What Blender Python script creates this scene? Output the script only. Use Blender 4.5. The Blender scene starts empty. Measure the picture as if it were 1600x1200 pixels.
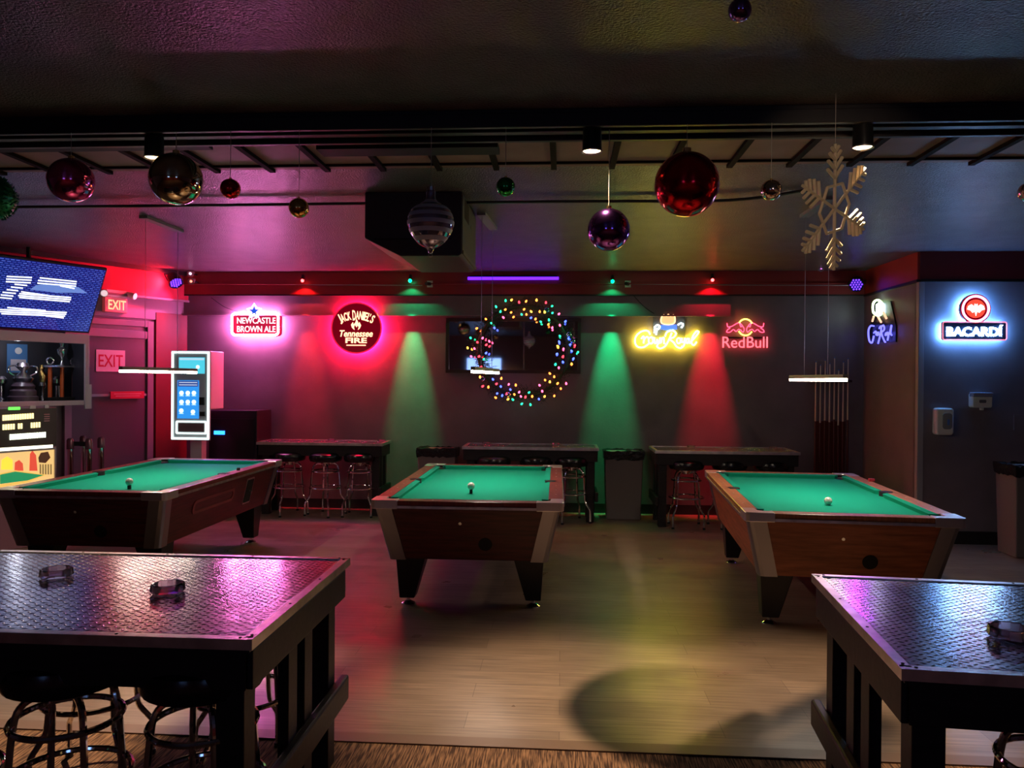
import bpy, bmesh, math, random
from math import sin, cos, pi, radians
from mathutils import Vector, Matrix
random.seed(7)
SC = bpy.context.scene
COL = SC.collection

# ------------------------------------------------------------------ camera
F = 1200.0; YAW = radians(3.72); ROLL = radians(0.42); EYE = 1.65
PT = -math.atan((600 - 593.0) / F)
fw = Vector((-sin(YAW)*cos(PT), cos(YAW)*cos(PT), sin(PT)))
r0 = Vector((cos(YAW), sin(YAW), 0))
u0 = r0.cross(fw)
RT = r0*cos(ROLL) + u0*sin(ROLL)
UP = -r0*sin(ROLL) + u0*cos(ROLL)
cd = bpy.data.cameras.new('camera'); cam = bpy.data.objects.new('camera', cd); COL.objects.link(cam)
cd.sensor_width = 36; cd.lens = F/1600*36; cd.clip_start = 0.05; cd.clip_end = 100
M = Matrix((RT, UP, -fw)).transposed().to_4x4(); M.translation = (0, 0, EYE)
cam.matrix_world = M
SC.camera = cam

# ------------------------------------------------------------------ world, exposure
w = bpy.data.worlds.new('world'); SC.world = w; w.use_nodes = True
bg = w.node_tree.nodes['Background']; bg.inputs[0].default_value = (0.5, 0.3, 0.5, 1); bg.inputs[1].default_value = 0.022
SC.view_settings.view_transform = 'Standard'; SC.view_settings.look = 'None'
SC.view_settings.exposure = 0.0; SC.view_settings.gamma = 1.0; SC.view_settings.use_curve_mapping = False
cy = SC.cycles
cy.use_denoising = True; cy.max_bounces = 7; cy.transparent_max_bounces = 16; cy.diffuse_bounces = 3; cy.glossy_bounces = 4; cy.transmission_bounces = 6
cy.caustics_reflective = False; cy.caustics_refractive = False; cy.sample_clamp_indirect = 3.0; cy.blur_glossy = 0.5

CEIL = 2.99; BACK = 9.6
def lamp(name, kind, loc, energy, color, aim=None, **kw):
    d = bpy.data.lights.new(name, kind); o = bpy.data.objects.new(name, d); COL.objects.link(o)
    d.energy = energy; d.color = color; o.location = loc
    for k, v in kw.items(): setattr(d, k, v)
    if aim is not None:
        o.rotation_euler = (Vector(aim)-Vector(loc)).to_track_quat('-Z', 'Y').to_euler()
    return o
WARM = (1.0, 0.72, 0.45)
# bar side of the room, behind the camera: unseen warm spots added as room fill
for x, y in ((-3.0, -1.5), (0.0, -1.5), (3.0, -1.5), (-2.0, -3.4), (2.0, -3.4)):
    lamp('bar_fill_spot', 'SPOT', (x, y, 2.9), 16 if y > -2 else 45, (1.0, 0.62, 0.42), (x, y, 0), spot_size=radians(120), spot_blend=0.8, shadow_soft_size=0.06)

lamp('snowflake_fill_spot', 'SPOT', (1.2, 0.8, 2.85), 45, (1.0, .74, .5), (1.33, 3.75, 2.52), spot_size=radians(22), spot_blend=0.6, shadow_soft_size=0.03)  # unseen spot added to brighten the snowflake

# ------------------------------------------------------------------ pixel ray helpers (1600x1200 frame) -> points on real planes
def ray(px, py): return fw + RT*((px-800)/F) - UP*((py-600)/F)
def atY(px, py, Y):
    d = ray(px, py); return Vector((0, 0, EYE)) + d*(Y/d.y)
def atZ(px, py, Z):
    d = ray(px, py); return Vector((0, 0, EYE)) + d*((Z-EYE)/d.z)

# ------------------------------------------------------------------ materials
MATS = {}
def mat(name, col, rough=0.5, metal=0.0, emit=None, es=0.0, noise=None, bump=None, coat=0.0, trans=0.0, ior=1.45, spec=0.5):
    """noise=(scale, amount, stretch xyz)  bump=(scale, strength, distance)"""
    if name in MATS: return MATS[name]
    m = bpy.data.materials.new(name); MATS[name] = m; m.use_nodes = True
    nt = m.node_tree; b = nt.nodes['Principled BSDF']
    b.inputs['Base Color'].default_value = (*col, 1); b.inputs['Roughness'].default_value = rough
    b.inputs['Metallic'].default_value = metal; b.inputs['IOR'].default_value = ior
    b.inputs['Specular IOR Level'].default_value = spec
    b.inputs['Coat Weight'].default_value = coat; b.inputs['Transmission Weight'].default_value = trans
    if emit: b.inputs['Emission Color'].default_value = (*emit, 1); b.inputs['Emission Strength'].default_value = es
    if noise or bump:
        tc = nt.nodes.new('ShaderNodeTexCoord')
    if noise:
        mp = nt.nodes.new('ShaderNodeMapping'); mp.inputs['Scale'].default_value = noise[2]
        n = nt.nodes.new('ShaderNodeTexNoise'); n.inputs['Scale'].default_value = noise[0]; n.inputs['Detail'].default_value = 5
        mx = nt.nodes.new('ShaderNodeMix'); mx.data_type = 'RGBA'
        k = noise[1]
        mx.inputs[6].default_value = (*[c*(1-k) for c in col], 1); mx.inputs[7].default_value = (*[min(1, c*(1+k)) for c in col], 1)
        rp = nt.nodes.new('ShaderNodeMapRange'); rp.inputs[1].default_value = 0.3; rp.inputs[2].default_value = 0.7
        nt.links.new(tc.outputs['Object'], mp.inputs[0]); nt.links.new(mp.outputs[0], n.inputs['Vector'])
        nt.links.new(n.outputs['Fac'], rp.inputs[0]); nt.links.new(rp.outputs[0], mx.inputs[0]); nt.links.new(mx.outputs[2], b.inputs['Base Color'])
    if bump:
        n2 = nt.nodes.new('ShaderNodeTexNoise'); n2.inputs['Scale'].default_value = bump[0]; n2.inputs['Detail'].default_value = 3
        bp = nt.nodes.new('ShaderNodeBump'); bp.inputs['Strength'].default_value = bump[1]; bp.inputs['Distance'].default_value = bump[2]
        nt.links.new(tc.outputs['Object'], n2.inputs['Vector']); nt.links.new(n2.outputs['Fac'], bp.inputs['Height']); nt.links.new(bp.outputs[0], b.inputs['Normal'])
    return m
def glow(name, col, s, surf=None):
    return mat(name, surf or col, 0.4, emit=col, es=s)

m_wall = mat('grey_wall_paint', (0.19, 0.15, 0.175), 0.40, bump=(45, 0.25, 0.004), noise=(3, 0.12, (1, 1, 1)))
m_red = mat('dark_red_paint', (0.30, 0.035, 0.035), 0.4, bump=(45, 0.2, 0.004))
m_ceil = mat('textured_ceiling_paint', (0.125, 0.10, 0.115), 0.28, bump=(85, 1.0, 0.022), noise=(4, 0.25, (1, 1, 1)))
m_beam = mat('black_beam_paint', (0.018, 0.014, 0.016), 0.45, bump=(20, 0.2, 0.004))
m_black = mat('black_painted_wood', (0.011, 0.008, 0.008), 0.5, noise=(6, 0.5, (1, 8, 8)), bump=(30, 0.3, 0.003))
m_blackp = mat('black_plastic', (0.012, 0.012, 0.014), 0.35)
m_vinyl = mat('black_vinyl', (0.008, 0.008, 0.009), 0.22, bump=(60, 0.15, 0.002))
m_chrome = mat('chrome', (0.8, 0.8, 0.8), 0.08, 1.0)
m_cast = mat('cast_corner_metal', (0.85, 0.76, 0.72), 0.28, 0.75)
m_alu = mat('brushed_aluminium', (0.36, 0.33, 0.35), 0.42, 1.0, bump=(80, 0.1, 0.001))
m_alud = mat('worn_aluminium_edge', (0.72, 0.64, 0.64), 0.34, 1.0, noise=(12, 0.25, (1, 1, 1)))
m_felt = mat('green_felt', (0.006, 0.33, 0.20), 0.9, bump=(400, 0.2, 0.001), spec=0.1)
m_woodd = mat('dark_mahogany_laminate', (0.085, 0.011, 0.012), 0.36, noise=(5, 0.4, (1, 1, 12)))
m_woodl = mat('oak_orange_laminate', (0.34, 0.105, 0.045), 0.4, noise=(4, 0.35, (1, 1, 10)))
m_raild = mat('red_mahogany_rail', (0.20, 0.04, 0.03), 0.3, noise=(5, 0.3, (10, 1, 1)))
m_raill = mat('orange_oak_rail', (0.45, 0.17, 0.075), 0.3, noise=(5, 0.3, (10, 1, 1)))
m_white = mat('white_plastic', (0.7, 0.68, 0.66), 0.35)
m_ball = mat('ivory_ball', (0.85, 0.82, 0.72), 0.15, coat=0.5)
m_glass = mat('clear_glass', (0.95, 0.85, 0.95), 0.05, trans=0.6)
nt_ = m_glass.node_tree; nt_.nodes.clear(); o_ = nt_.nodes.new('ShaderNodeOutputMaterial'); tr_ = nt_.nodes.new('ShaderNodeBsdfTransparent'); gl_ = nt_.nodes.new('ShaderNodeBsdfGlossy')
df_ = nt_.nodes.new('ShaderNodeBsdfTranslucent'); df_.inputs[0].default_value = (.9, .8, .9, 1); m1_ = nt_.nodes.new('ShaderNodeMixShader'); m1_.inputs[0].default_value = .3
tr_.inputs[0].default_value = (.86, .80, .88, 1); gl_.inputs[0].default_value = (1, 1, 1, 1); gl_.inputs['Roughness'].default_value = .06
lw_ = nt_.nodes.new('ShaderNodeLayerWeight'); lw_.inputs[0].default_value = .3; mx_ = nt_.nodes.new('ShaderNodeMixShader')
nt_.links.new(tr_.outputs[0], m1_.inputs[1]); nt_.links.new(df_.outputs[0], m1_.inputs[2])
nt_.links.new(lw_.outputs['Fresnel'], mx_.inputs[0]); nt_.links.new(m1_.outputs[0], mx_.inputs[1]); nt_.links.new(gl_.outputs[0], mx_.inputs[2]); nt_.links.new(mx_.outputs[0], o_.inputs[0])
m_grey = mat('grey_plastic', (0.17, 0.145, 0.14), 0.5)
m_bag = mat('black_bin_bag', (0.012, 0.012, 0.013), 0.2, bump=(25, 0.8, 0.02))
m_wire = mat('steel_wire', (0.45, 0.4, 0.42), 0.4, 0.6)
m_base = mat('black_baseboard', (0.015, 0.013, 0.014), 0.45)
m_doorp = mat('dark_door_paint', (0.085, 0.07, 0.085), 0.38, bump=(30, 0.15, 0.003))
m_frame = mat('door_frame_paint', (0.22, 0.17, 0.19), 0.4)
m_whitep = mat('white_frame_paint', (0.62, 0.5, 0.55), 0.4)
m_dark = mat('near_black', (0.004, 0.004, 0.004), 0.7)

# ------------------------------------------------------------------ geometry helpers
class MB:
    def __init__(s): s.bm = bmesh.new()
    def _add(s, verts, faces, Mx=None):
        vs = [s.bm.verts.new(Mx @ Vector(v) if Mx else v) for v in verts]
        for f in faces:
            try: s.bm.faces.new([vs[i] for i in f])
            except ValueError: pass
        return vs
    def box(s, c, d, rz=0, Mx=None):
        x, y, z = d[0]/2, d[1]/2, d[2]/2
        T = Matrix.Translation(c) @ Matrix.Rotation(rz, 4, 'Z')
        if Mx: T = Mx @ T
        v = [(a, b, e) for e in (-z, z) for a, b in ((-x, -y), (x, -y), (x, y), (-x, y))]
        s._add(v, [(3, 2, 1, 0), (4, 5, 6, 7), (0, 1, 5, 4), (1, 2, 6, 5), (2, 3, 7, 6), (3, 0, 4, 7)], T); return s
    def hull8(s, lo, hi):
        """lo, hi: four points each, counter-clockwise from above"""
        s._add(list(lo)+list(hi), [(3, 2, 1, 0), (4, 5, 6, 7), (0, 1, 5, 4), (1, 2, 6, 5), (2, 3, 7, 6), (3, 0, 4, 7)]); return s
    def prism(s, pts, z0, z1, Mx=None):
        n = len(pts)
        v = [(p[0], p[1], z0) for p in pts]+[(p[0], p[1], z1) for p in pts]
        f = [tuple(range(n-1, -1, -1)), tuple(range(n, 2*n))]+[(i, (i+1) % n, n+(i+1) % n, n+i) for i in range(n)]
        s._add(v, f, Mx); return s
    def cyl(s, p0, p1, r, r1=None, n=16):
        p0 = Vector(p0); p1 = Vector(p1); r1 = r if r1 is None else r1
        q = (p1-p0).to_track_quat('Z', 'Y'); a = q @ Vector((1, 0, 0)); b = q @ Vector((0, 1, 0))
        v = [p0+(a*cos(t)+b*sin(t))*r for t in [2*pi*i/n for i in range(n)]]+[p1+(a*cos(t)+b*sin(t))*r1 for t in [2*pi*i/n for i in range(n)]]
        s._add(v, [tuple(range(n-1, -1, -1)), tuple(range(n, 2*n))]+[(i, (i+1) % n, n+(i+1) % n, n+i) for i in range(n)]); return s
    def tube(s, pts, r, n=8, closed=False, smoothn=0):
        pts = [Vector(p) for p in pts]
        if smoothn: pts = catmull(pts, smoothn, closed)
        L = len(pts); rings = []; prev = None
        for i, p in enumerate(pts):
            if closed: t = pts[(i+1) % L]-pts[i-1]
            else: t = pts[min(i+1, L-1)]-pts[max(i-1, 0)]
            if t.length < 1e-9: t = Vector((0, 0, 1))
            t.normalize()
            if prev is None:
                a = t.orthogonal().normalized()
            else:
                a = prev - t*prev.dot(t)
                a = a.normalized() if a.length > 1e-6 else t.orthogonal().normalized()
            prev = a; b = t.cross(a)
            rr = r[i] if isinstance(r, (list, tuple)) else r
            rings.append([s.bm.verts.new(p+(a*cos(2*pi*k/n)+b*sin(2*pi*k/n))*rr) for k in range(n)])
        for i in range(L if closed else L-1):
            A, B = rings[i], rings[(i+1) % L]
            for k in range(n):
                try: s.bm.faces.new((A[k], A[(k+1) % n], B[(k+1) % n], B[k]))
                except ValueError: pass
        if not closed:
            s.bm.faces.new(rings[0][::-1]); s.bm.faces.new(rings[-1])
        return s
    def lathe(s, prof, c=(0, 0, 0), n=24, Mx=None):
        c = Vector(c); rings = []
        for r, z in prof:
            if r < 1e-6: rings.append([s.bm.verts.new((Mx @ (c+Vector((0, 0, z)))) if Mx else c+Vector((0, 0, z)))])
            else:
                ring = []
                for k in range(n):
                    p = c+Vector((r*cos(2*pi*k/n), r*sin(2*pi*k/n), z)); ring.append(s.bm.verts.new(Mx @ p if Mx else p))
                rings.append(ring)
        for A, B in zip(rings, rings[1:]):
            for k in range(n):
                a = [A[k], A[(k+1) % n]] if len(A) > 1 else [A[0]]
                b = [B[(k+1) % n], B[k]] if len(B) > 1 else [B[0]]
                if len(a)+len(b) >= 3:
                    try: s.bm.faces.new(a+b)
                    except ValueError: pass
        return s
    def ball(s, c, r, n=24, sx=1, sy=1, sz=1):
        m = n//2
        prof = [(r*sin(pi*i/m)*sx, -r*cos(pi*i/m)*sz) for i in range(m+1)]
        prof[0] = (0, prof[0][1]); prof[-1] = (0, prof[-1][1])
        return s.lathe(prof, c, n)
    def build(s, name, m, parent=None, smooth=False, bevel=0, loc=None):
        bmesh.ops.recalc_face_normals(s.bm, faces=s.bm.faces)
        me = bpy.data.meshes.new(name); s.bm.to_mesh(me); s.bm.free()
        me.materials.append(m)
        if smooth:
            me.polygons.foreach_set('use_smooth', [True]*len(me.polygons))
            try: me.set_sharp_from_angle(angle=radians(40))
            except Exception: pass
        o = bpy.data.objects.new(name, me); COL.objects.link(o)
        if parent: o.parent = parent
        if loc is not None: o.location = loc
        if bevel:
            md = o.modifiers.new('bevel', 'BEVEL'); md.width = bevel; md.segments = 2; md.limit_method = 'ANGLE'
        return o
def catmull(pts, k, closed=False):
    P = list(pts); out = []; L = len(P)
    for i in range(L if closed else L-1):
        p1, p2 = P[i], P[(i+1) % L]
        p0 = P[i-1] if (i > 0 or closed) else p1
        p3 = P[(i+2) % L] if (i+2 < L or closed) else p2
        for j in range(k):
            t = j/k
            out.append(0.5*((2*p1)+(p2-p0)*t+(2*p0-5*p1+4*p2-p3)*t*t+(3*p1-p0-3*p2+p3)*t**3))
    if not closed: out.append(P[-1])
    return out
def thing(name, label, cat, loc=(0, 0, 0), rz=0, group=None):
    o = bpy.data.objects.new(name, None); COL.objects.link(o); o.empty_display_size = 0.1
    o.location = loc; o.rotation_euler = (0, 0, rz); o['label'] = label; o['category'] = cat
    if group: o['group'] = group
    return o
def tag(o, label, cat, group=None):
    o['label'] = label; o['category'] = cat
    if group: o['group'] = group
    return o
def struct(o, kind='structure'):
    o['kind'] = kind; return o
def dup(root, loc, rz=0, label=None, group=None):
    r = root.copy(); COL.objects.link(r); r.location = loc; r.rotation_euler = (0, 0, rz)
    if label: r['label'] = label
    if group: r['group'] = group
    for ch in list(root.children):
        c = ch.copy(); COL.objects.link(c); c.parent = r
        for g in list(ch.children):
            d = g.copy(); COL.objects.link(d); d.parent = c
    return r
def text_mesh(body, size, bold=0.0, extrude=0.004, align='CENTER', shear=0.0, spacing=1.0, xs=1.0):
    """returns list of (verts, faces) of standing text in the xz plane facing -y"""
    c = bpy.data.curves.new('t', 'FONT'); c.body = body; c.size = size; c.offset = bold; c.extrude = extrude
    c.align_x = align; c.align_y = 'CENTER'; c.shear = shear; c.space_character = spacing; c.resolution_u = 4
    o = bpy.data.objects.new('t', c); COL.objects.link(o)
    dg = bpy.context.evaluated_depsgraph_get(); me = bpy.data.meshes.new_from_object(o.evaluated_get(dg))
    v = [Vector((p.co.x*xs, -p.co.z, p.co.y)) for p in me.vertices]; f = [tuple(p.vertices) for p in me.polygons]
    bpy.data.objects.remove(o); bpy.data.curves.remove(c); bpy.data.meshes.remove(me)
    return v, f
def add_text(mb, body, size, at=(0, 0, 0), Mx=None, **kw):
    v, f = text_mesh(body, size, **kw)
    T = Matrix.Translation(at)
    if Mx: T = Mx @ T
    mb._add(v, f, T); return mb
def rrect(w, h, r, n=5):
    out = []
    for cx, cy_, a0 in ((w/2-r, h/2-r, 0), (-w/2+r, h/2-r, 90), (-w/2+r, -h/2+r, 180), (w/2-r, -h/2+r, 270)):
        for i in range(n+1):
            a = radians(a0+90*i/n); out.append((cx+r*cos(a), cy_+r*sin(a)))
    return out
RX = Matrix.Rotation(pi/2, 4, 'X')    # xy outline -> standing xz, extrusion z -> -y

# ------------------------------------------------------------------ floor with planks
def plank_mat():
    m = bpy.data.materials.new('vinyl_plank'); m.use_nodes = True; nt = m.node_tree; b = nt.nodes['Principled BSDF']
    tc = nt.nodes.new('ShaderNodeTexCoord')
    br = nt.nodes.new('ShaderNodeTexBrick'); br.offset = 0.37; br.inputs['Scale'].default_value = 1
    br.inputs['Brick Width'].default_value = 1.22; br.inputs['Row Height'].default_value = 0.18; br.inputs['Mortar Size'].default_value = 0.0015
    br.inputs['Color1'].default_value = (0.25, 0.175, 0.125, 1); br.inputs['Color2'].default_value = (0.18, 0.125, 0.09, 1); br.inputs['Mortar'].default_value = (0.1, 0.07, 0.05, 1)
    mp = nt.nodes.new('ShaderNodeMapping'); mp.inputs['Scale'].default_value = (1.2, 22, 1)
    n = nt.nodes.new('ShaderNodeTexNoise'); n.inputs['Scale'].default_value = 2.5; n.inputs['Detail'].default_value = 6
    rp = nt.nodes.new('ShaderNodeMapRange'); rp.inputs[1].default_value = 0.25; rp.inputs[2].default_value = 0.75; rp.inputs[3].default_value = 0.62; rp.inputs[4].default_value = 1.3
    mx = nt.nodes.new('ShaderNodeMix'); mx.data_type = 'RGBA'; mx.blend_type = 'MULTIPLY'; mx.inputs[0].default_value = 1
    L = nt.links.new
    L(tc.outputs['Object'], br.inputs['Vector']); L(tc.outputs['Object'], mp.inputs[0]); L(mp.outputs[0], n.inputs['Vector'])
    L(n.outputs['Fac'], rp.inputs[0]); L(br.outputs['Color'], mx.inputs[6]); L(rp.outputs[0], mx.inputs[7]); L(mx.outputs[2], b.inputs['Base Color'])
    n3 = nt.nodes.new('ShaderNodeTexNoise'); n3.inputs['Scale'].default_value = 3.0; n3.inputs['Detail'].default_value = 4
    r3 = nt.nodes.new('ShaderNodeMapRange'); r3.inputs[1].default_value = 0.3; r3.inputs[2].default_value = 0.7; r3.inputs[3].default_value = 0.27; r3.inputs[4].default_value = 0.42
    L(tc.outputs['Object'], n3.inputs['Vector']); L(n3.outputs['Fac'], r3.inputs[0]); L(r3.outputs[0], b.inputs['Roughness'])
    b.inputs['Specular IOR Level'].default_value = 0.6
    bp = nt.nodes.new('ShaderNodeBump'); bp.inputs['Strength'].default_value = 0.12; bp.inputs['Distance'].default_value = 0.003
    L(n.outputs['Fac'], bp.inputs['Height']); L(bp.outputs[0], b.inputs['Normal'])
    return m
def carpet_mat():
    m = bpy.data.materials.new('brown_ribbed_carpet'); m.use_nodes = True; nt = m.node_tree; b = nt.nodes['Principled BSDF']
    tc = nt.nodes.new('ShaderNodeTexCoord'); mp = nt.nodes.new('ShaderNodeMapping'); mp.inputs['Scale'].default_value = (160, 9, 1)
    n = nt.nodes.new('ShaderNodeTexNoise'); n.inputs['Scale'].default_value = 1.0; n.inputs['Detail'].default_value = 2
    cr = nt.nodes.new('ShaderNodeValToRGB'); cr.color_ramp.elements[0].position = 0.4; cr.color_ramp.elements[0].color = (0.05, 0.022, 0.012, 1)
    cr.color_ramp.elements[1].position = 0.62; cr.color_ramp.elements[1].color = (0.30, 0.16, 0.085, 1)
    L = nt.links.new
    L(tc.outputs['Object'], mp.inputs[0]); L(mp.outputs[0], n.inputs['Vector']); L(n.outputs['Fac'], cr.inputs[0]); L(cr.outputs[0], b.inputs['Base Color'])
    b.inputs['Roughness'].default_value = 0.95
    bp = nt.nodes.new('ShaderNodeBump'); bp.inputs['Strength'].default_value = 0.8; bp.inputs['Distance'].default_value = 0.01
    L(n.outputs['Fac'], bp.inputs['Height']); L(bp.outputs[0], b.inputs['Normal'])
    return m
THR = 3.46
struct(MB().box((0, (THR+9.8)/2, -0.05), (15, 9.8-THR, 0.1)).build('floor', plank_mat()))
struct(MB().box((0, (THR-4.6)/2, -0.05), (15, THR+4.6, 0.1)).build('floor', carpet_mat()))
struct(MB().prism([(-3.75, THR-0.045), (3.75, THR-0.045), (3.75, THR+0.04), (-3.75, THR+0.04)], 0, 0.007).build('trim_1', mat('threshold_strip', (0.16, 0.10, 0.07), 0.4)))

# ------------------------------------------------------------------ ceiling and beam
struct(MB().box((0, 2.6, CEIL+0.05), (15, 14.6, 0.1)).build('ceiling', m_ceil))
AW = radians(28)                                   # the left wall runs at an angle
P0 = Vector((-4.87, BACK, 0)); DW = Vector((-sin(AW), -cos(AW), 0)); NW = Vector((cos(AW), -sin(AW), 0))
def wl(t, off=0, z=0): return P0+DW*t+NW*off+Vector((0, 0, z))
def onwall(px, py, off=0):
    d = ray(px, py); n = NW; t = (n.dot(P0)+off)/(n.dot(Vector((d.x, d.y, 0))))
    p = Vector((0, 0, EYE))+d*t; return (p-P0).dot(DW), p.z
def wall_slab(name, a, b, z0, z1, off, m, th=0.1):
    p = [wl(a, off), wl(b, off), wl(b, off-th), wl(a, off-th)]
    return struct(MB().hull8([q+Vector((0, 0, z0)) for q in p], [q+Vector((0, 0, z1)) for q in p]).build(name, m))
RXW = 3.66; RYW = 8.15
struct(MB().box(((-4.87+RXW)/2, BACK+0.05, 1.5), (RXW+4.87, 0.1, 3.0)).build('wall_back', m_wall))
wall_slab('wall_left', -0.05, 7.5, 0, CEIL, 0, m_wall)
struct(MB().box((RXW+0.05, (RYW+BACK)/2+0.05, 1.5), (0.1, BACK-RYW-0.0, 3.0)).build('wall_right', m_wall))
struct(MB().box(((RXW+7.5)/2, RYW+0.05, 1.5), (7.5-RXW, 0.1, 3.0)).build('wall_right', m_wall))
struct(MB().box((7.45, 2, 1.5), (0.1, 12.5, 3.0)).build('wall_right', m_wall))
struct(MB().box((-7.45, -0.8, 1.5), (0.1, 7.4, 3.0)).build('wall_left', m_wall))
struct(MB().box((0, -4.5, 0.75), (15, 0.1, 1.5)).build('wall_front', mat('bar_front_red', (0.30, 0.05, 0.03), 0.5)))
struct(MB().box((0, -4.5, 2.25), (15, 0.1, 1.5)).build('wall_front', mat('bar_wall_tan', (0.28, 0.2, 0.16), 0.6)))
# soffit band (red) and header board
SOF = BACK-0.10
sz = atY(700, 460, SOF).z
struct(MB().box(((-4.9+RXW)/2, SOF+0.05, (sz+CEIL)/2), (RXW+4.9, 0.1, CEIL-sz)).build('trim_2', m_red))
struct(MB().box(((-4.9+RXW)/2, SOF-0.012, sz+0.13), (RXW+4.9, 0.025, 0.015)).build('trim_3', m_red))
hz = atY(560, 491, BACK-0.04).z
struct(MB().box((-4.87/2+1.03, BACK-0.02, (sz+hz)/2), (4.87+2.05, 0.04, sz-hz)).build('trim_4', m_wall))
struct(MB().box((-4.87/2+1.03, BACK-0.035, hz-0.01), (4.87+2.05, 0.07, 0.02)).build('trim_5', m_wall))
wall_slab('trim_6', 0, 7, 2.62, CEIL, 0.10, mat('bright_red_paint', (0.5, 0.02, 0.05), 0.4), 0.1)
wall_slab('trim_7', 0, 7, 2.94, CEIL, 0.13, m_beam, 0.03)
wall_slab('trim_8', 0, 7, 2.605, 2.63, 0.12, m_frame, 0.02)
bz = atY(1500, 437, RYW).z
struct(MB().box(((RXW+7.4)/2-0.01, RYW-0.015, (bz+CEIL)/2), (7.4-RXW, 0.03, CEIL-bz)).build('trim_9', mat('oxblood_paint', (0.14, 0.022, 0.03), 0.45)))
struct(MB().box((RXW-0.015, (RYW+SOF)/2, (bz+CEIL)/2), (0.03, SOF-RYW+0.03, CEIL-bz)).build('trim_10', m_red))
struct(MB().box(((RXW+7.4)/2, RYW-0.02, bz-0.012), (7.4-RXW, 0.04, 0.025)).build('trim_11', m_base))
struct(MB().box((RXW-0.02, (RYW+SOF)/2, bz-0.012), (0.04, SOF-RYW+0.04, 0.025)).build('trim_12', m_base))
struct(MB().box(((-4.9+RXW)/2, SOF+0.012, sz-0.008), (RXW+4.9, 0.03, 0.016)).build('soffit_shadow_strip', m_base))  # dark strip in place of the shadow line under the soffit
# baseboards
struct(MB().box(((-4.8+RXW)/2, BACK-0.012, 0.06), (RXW+4.8, 0.024, 0.12)).build('baseboard_back', m_base))
struct(MB().box(((RXW+7.4)/2, RYW-0.015, 0.065), (7.4-RXW, 0.03, 0.13)).build('baseboard_right', m_base))
struct(MB().box((RXW-0.012, (RYW+BACK)/2, 0.065), (0.024, BACK-RYW, 0.13)).build('baseboard_right', m_base))
# metal corner guard on the right corner
g = MB(); g.box((RXW+0.02, RYW-0.006, bz/2), (0.05, 0.01, bz-0.03)); g.box((RXW-0.006, RYW+0.02, bz/2), (0.01, 0.06, bz-0.03))
struct(g.build('trim_14', mat('corner_guard', (0.42, 0.4, 0.45), 0.35, 0.3)))
# dropped beam with rails
BY = atZ(700, 172, CEIL).y
b1 = MB(); b1.box((0, BY+0.11, CEIL-0.035), (14.8, 0.22, 0.07)); b1.box((0, BY+0.012, CEIL-0.055), (14.8, 0.03, 0.07)); b1.box((0, BY+0.205, CEIL-0.06), (14.8, 0.03, 0.08)); b1.box((0, BY+0.10, CEIL-0.08), (14.8, 0.05, 0.02))
struct(b1.build('trim_15', m_beam, bevel=0.004))
# lattice strip of the ceiling behind the beam
gy0, gy1 = BY+0.24, atZ(800, 257, CEIL).y
struct(MB().box((0, (gy0+gy1)/2, CEIL-0.008), (14.8, gy1-gy0, 0.016)).build('trim_16', mat('lattice_panel', (0.30, 0.15, 0.14), 0.6, noise=(3, .2, (1, 1, 1)))))
lt = MB()
x = -7.2
while x < 7.2:
    lt.box((x, (gy0+gy1)/2, CEIL-0.026), (0.035, gy1-gy0, 0.022)); x += 0.357
lt.box((0, gy1-0.10, CEIL-0.022), (14.8, 0.018, 0.014))
struct(lt.build('trim_17', mat('lattice_wood', (0.012, 0.006, 0.005), 0.8, spec=0.1)))
# conduit on the far ceiling
cy_ = atZ(700, 311, CEIL).y
cb = MB(); cb.tube([(-7.2, cy_, CEIL-0.025), (-4, cy_+0.02, CEIL-0.03), (-1.2, cy_-0.01, CEIL-0.03), (0.2, cy_, CEIL-0.025), (1.2, cy_-0.02, CEIL-0.03), (1.7, cy_-0.25, CEIL-0.012)], 0.011, 8, smoothn=6)
tag(cb.build('ceiling_conduit', mat('dark_conduit', (0.05, 0.035, 0.04), 0.3), smooth=True), 'dark conduit running across the textured ceiling above the pool tables', 'conduit')

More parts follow.
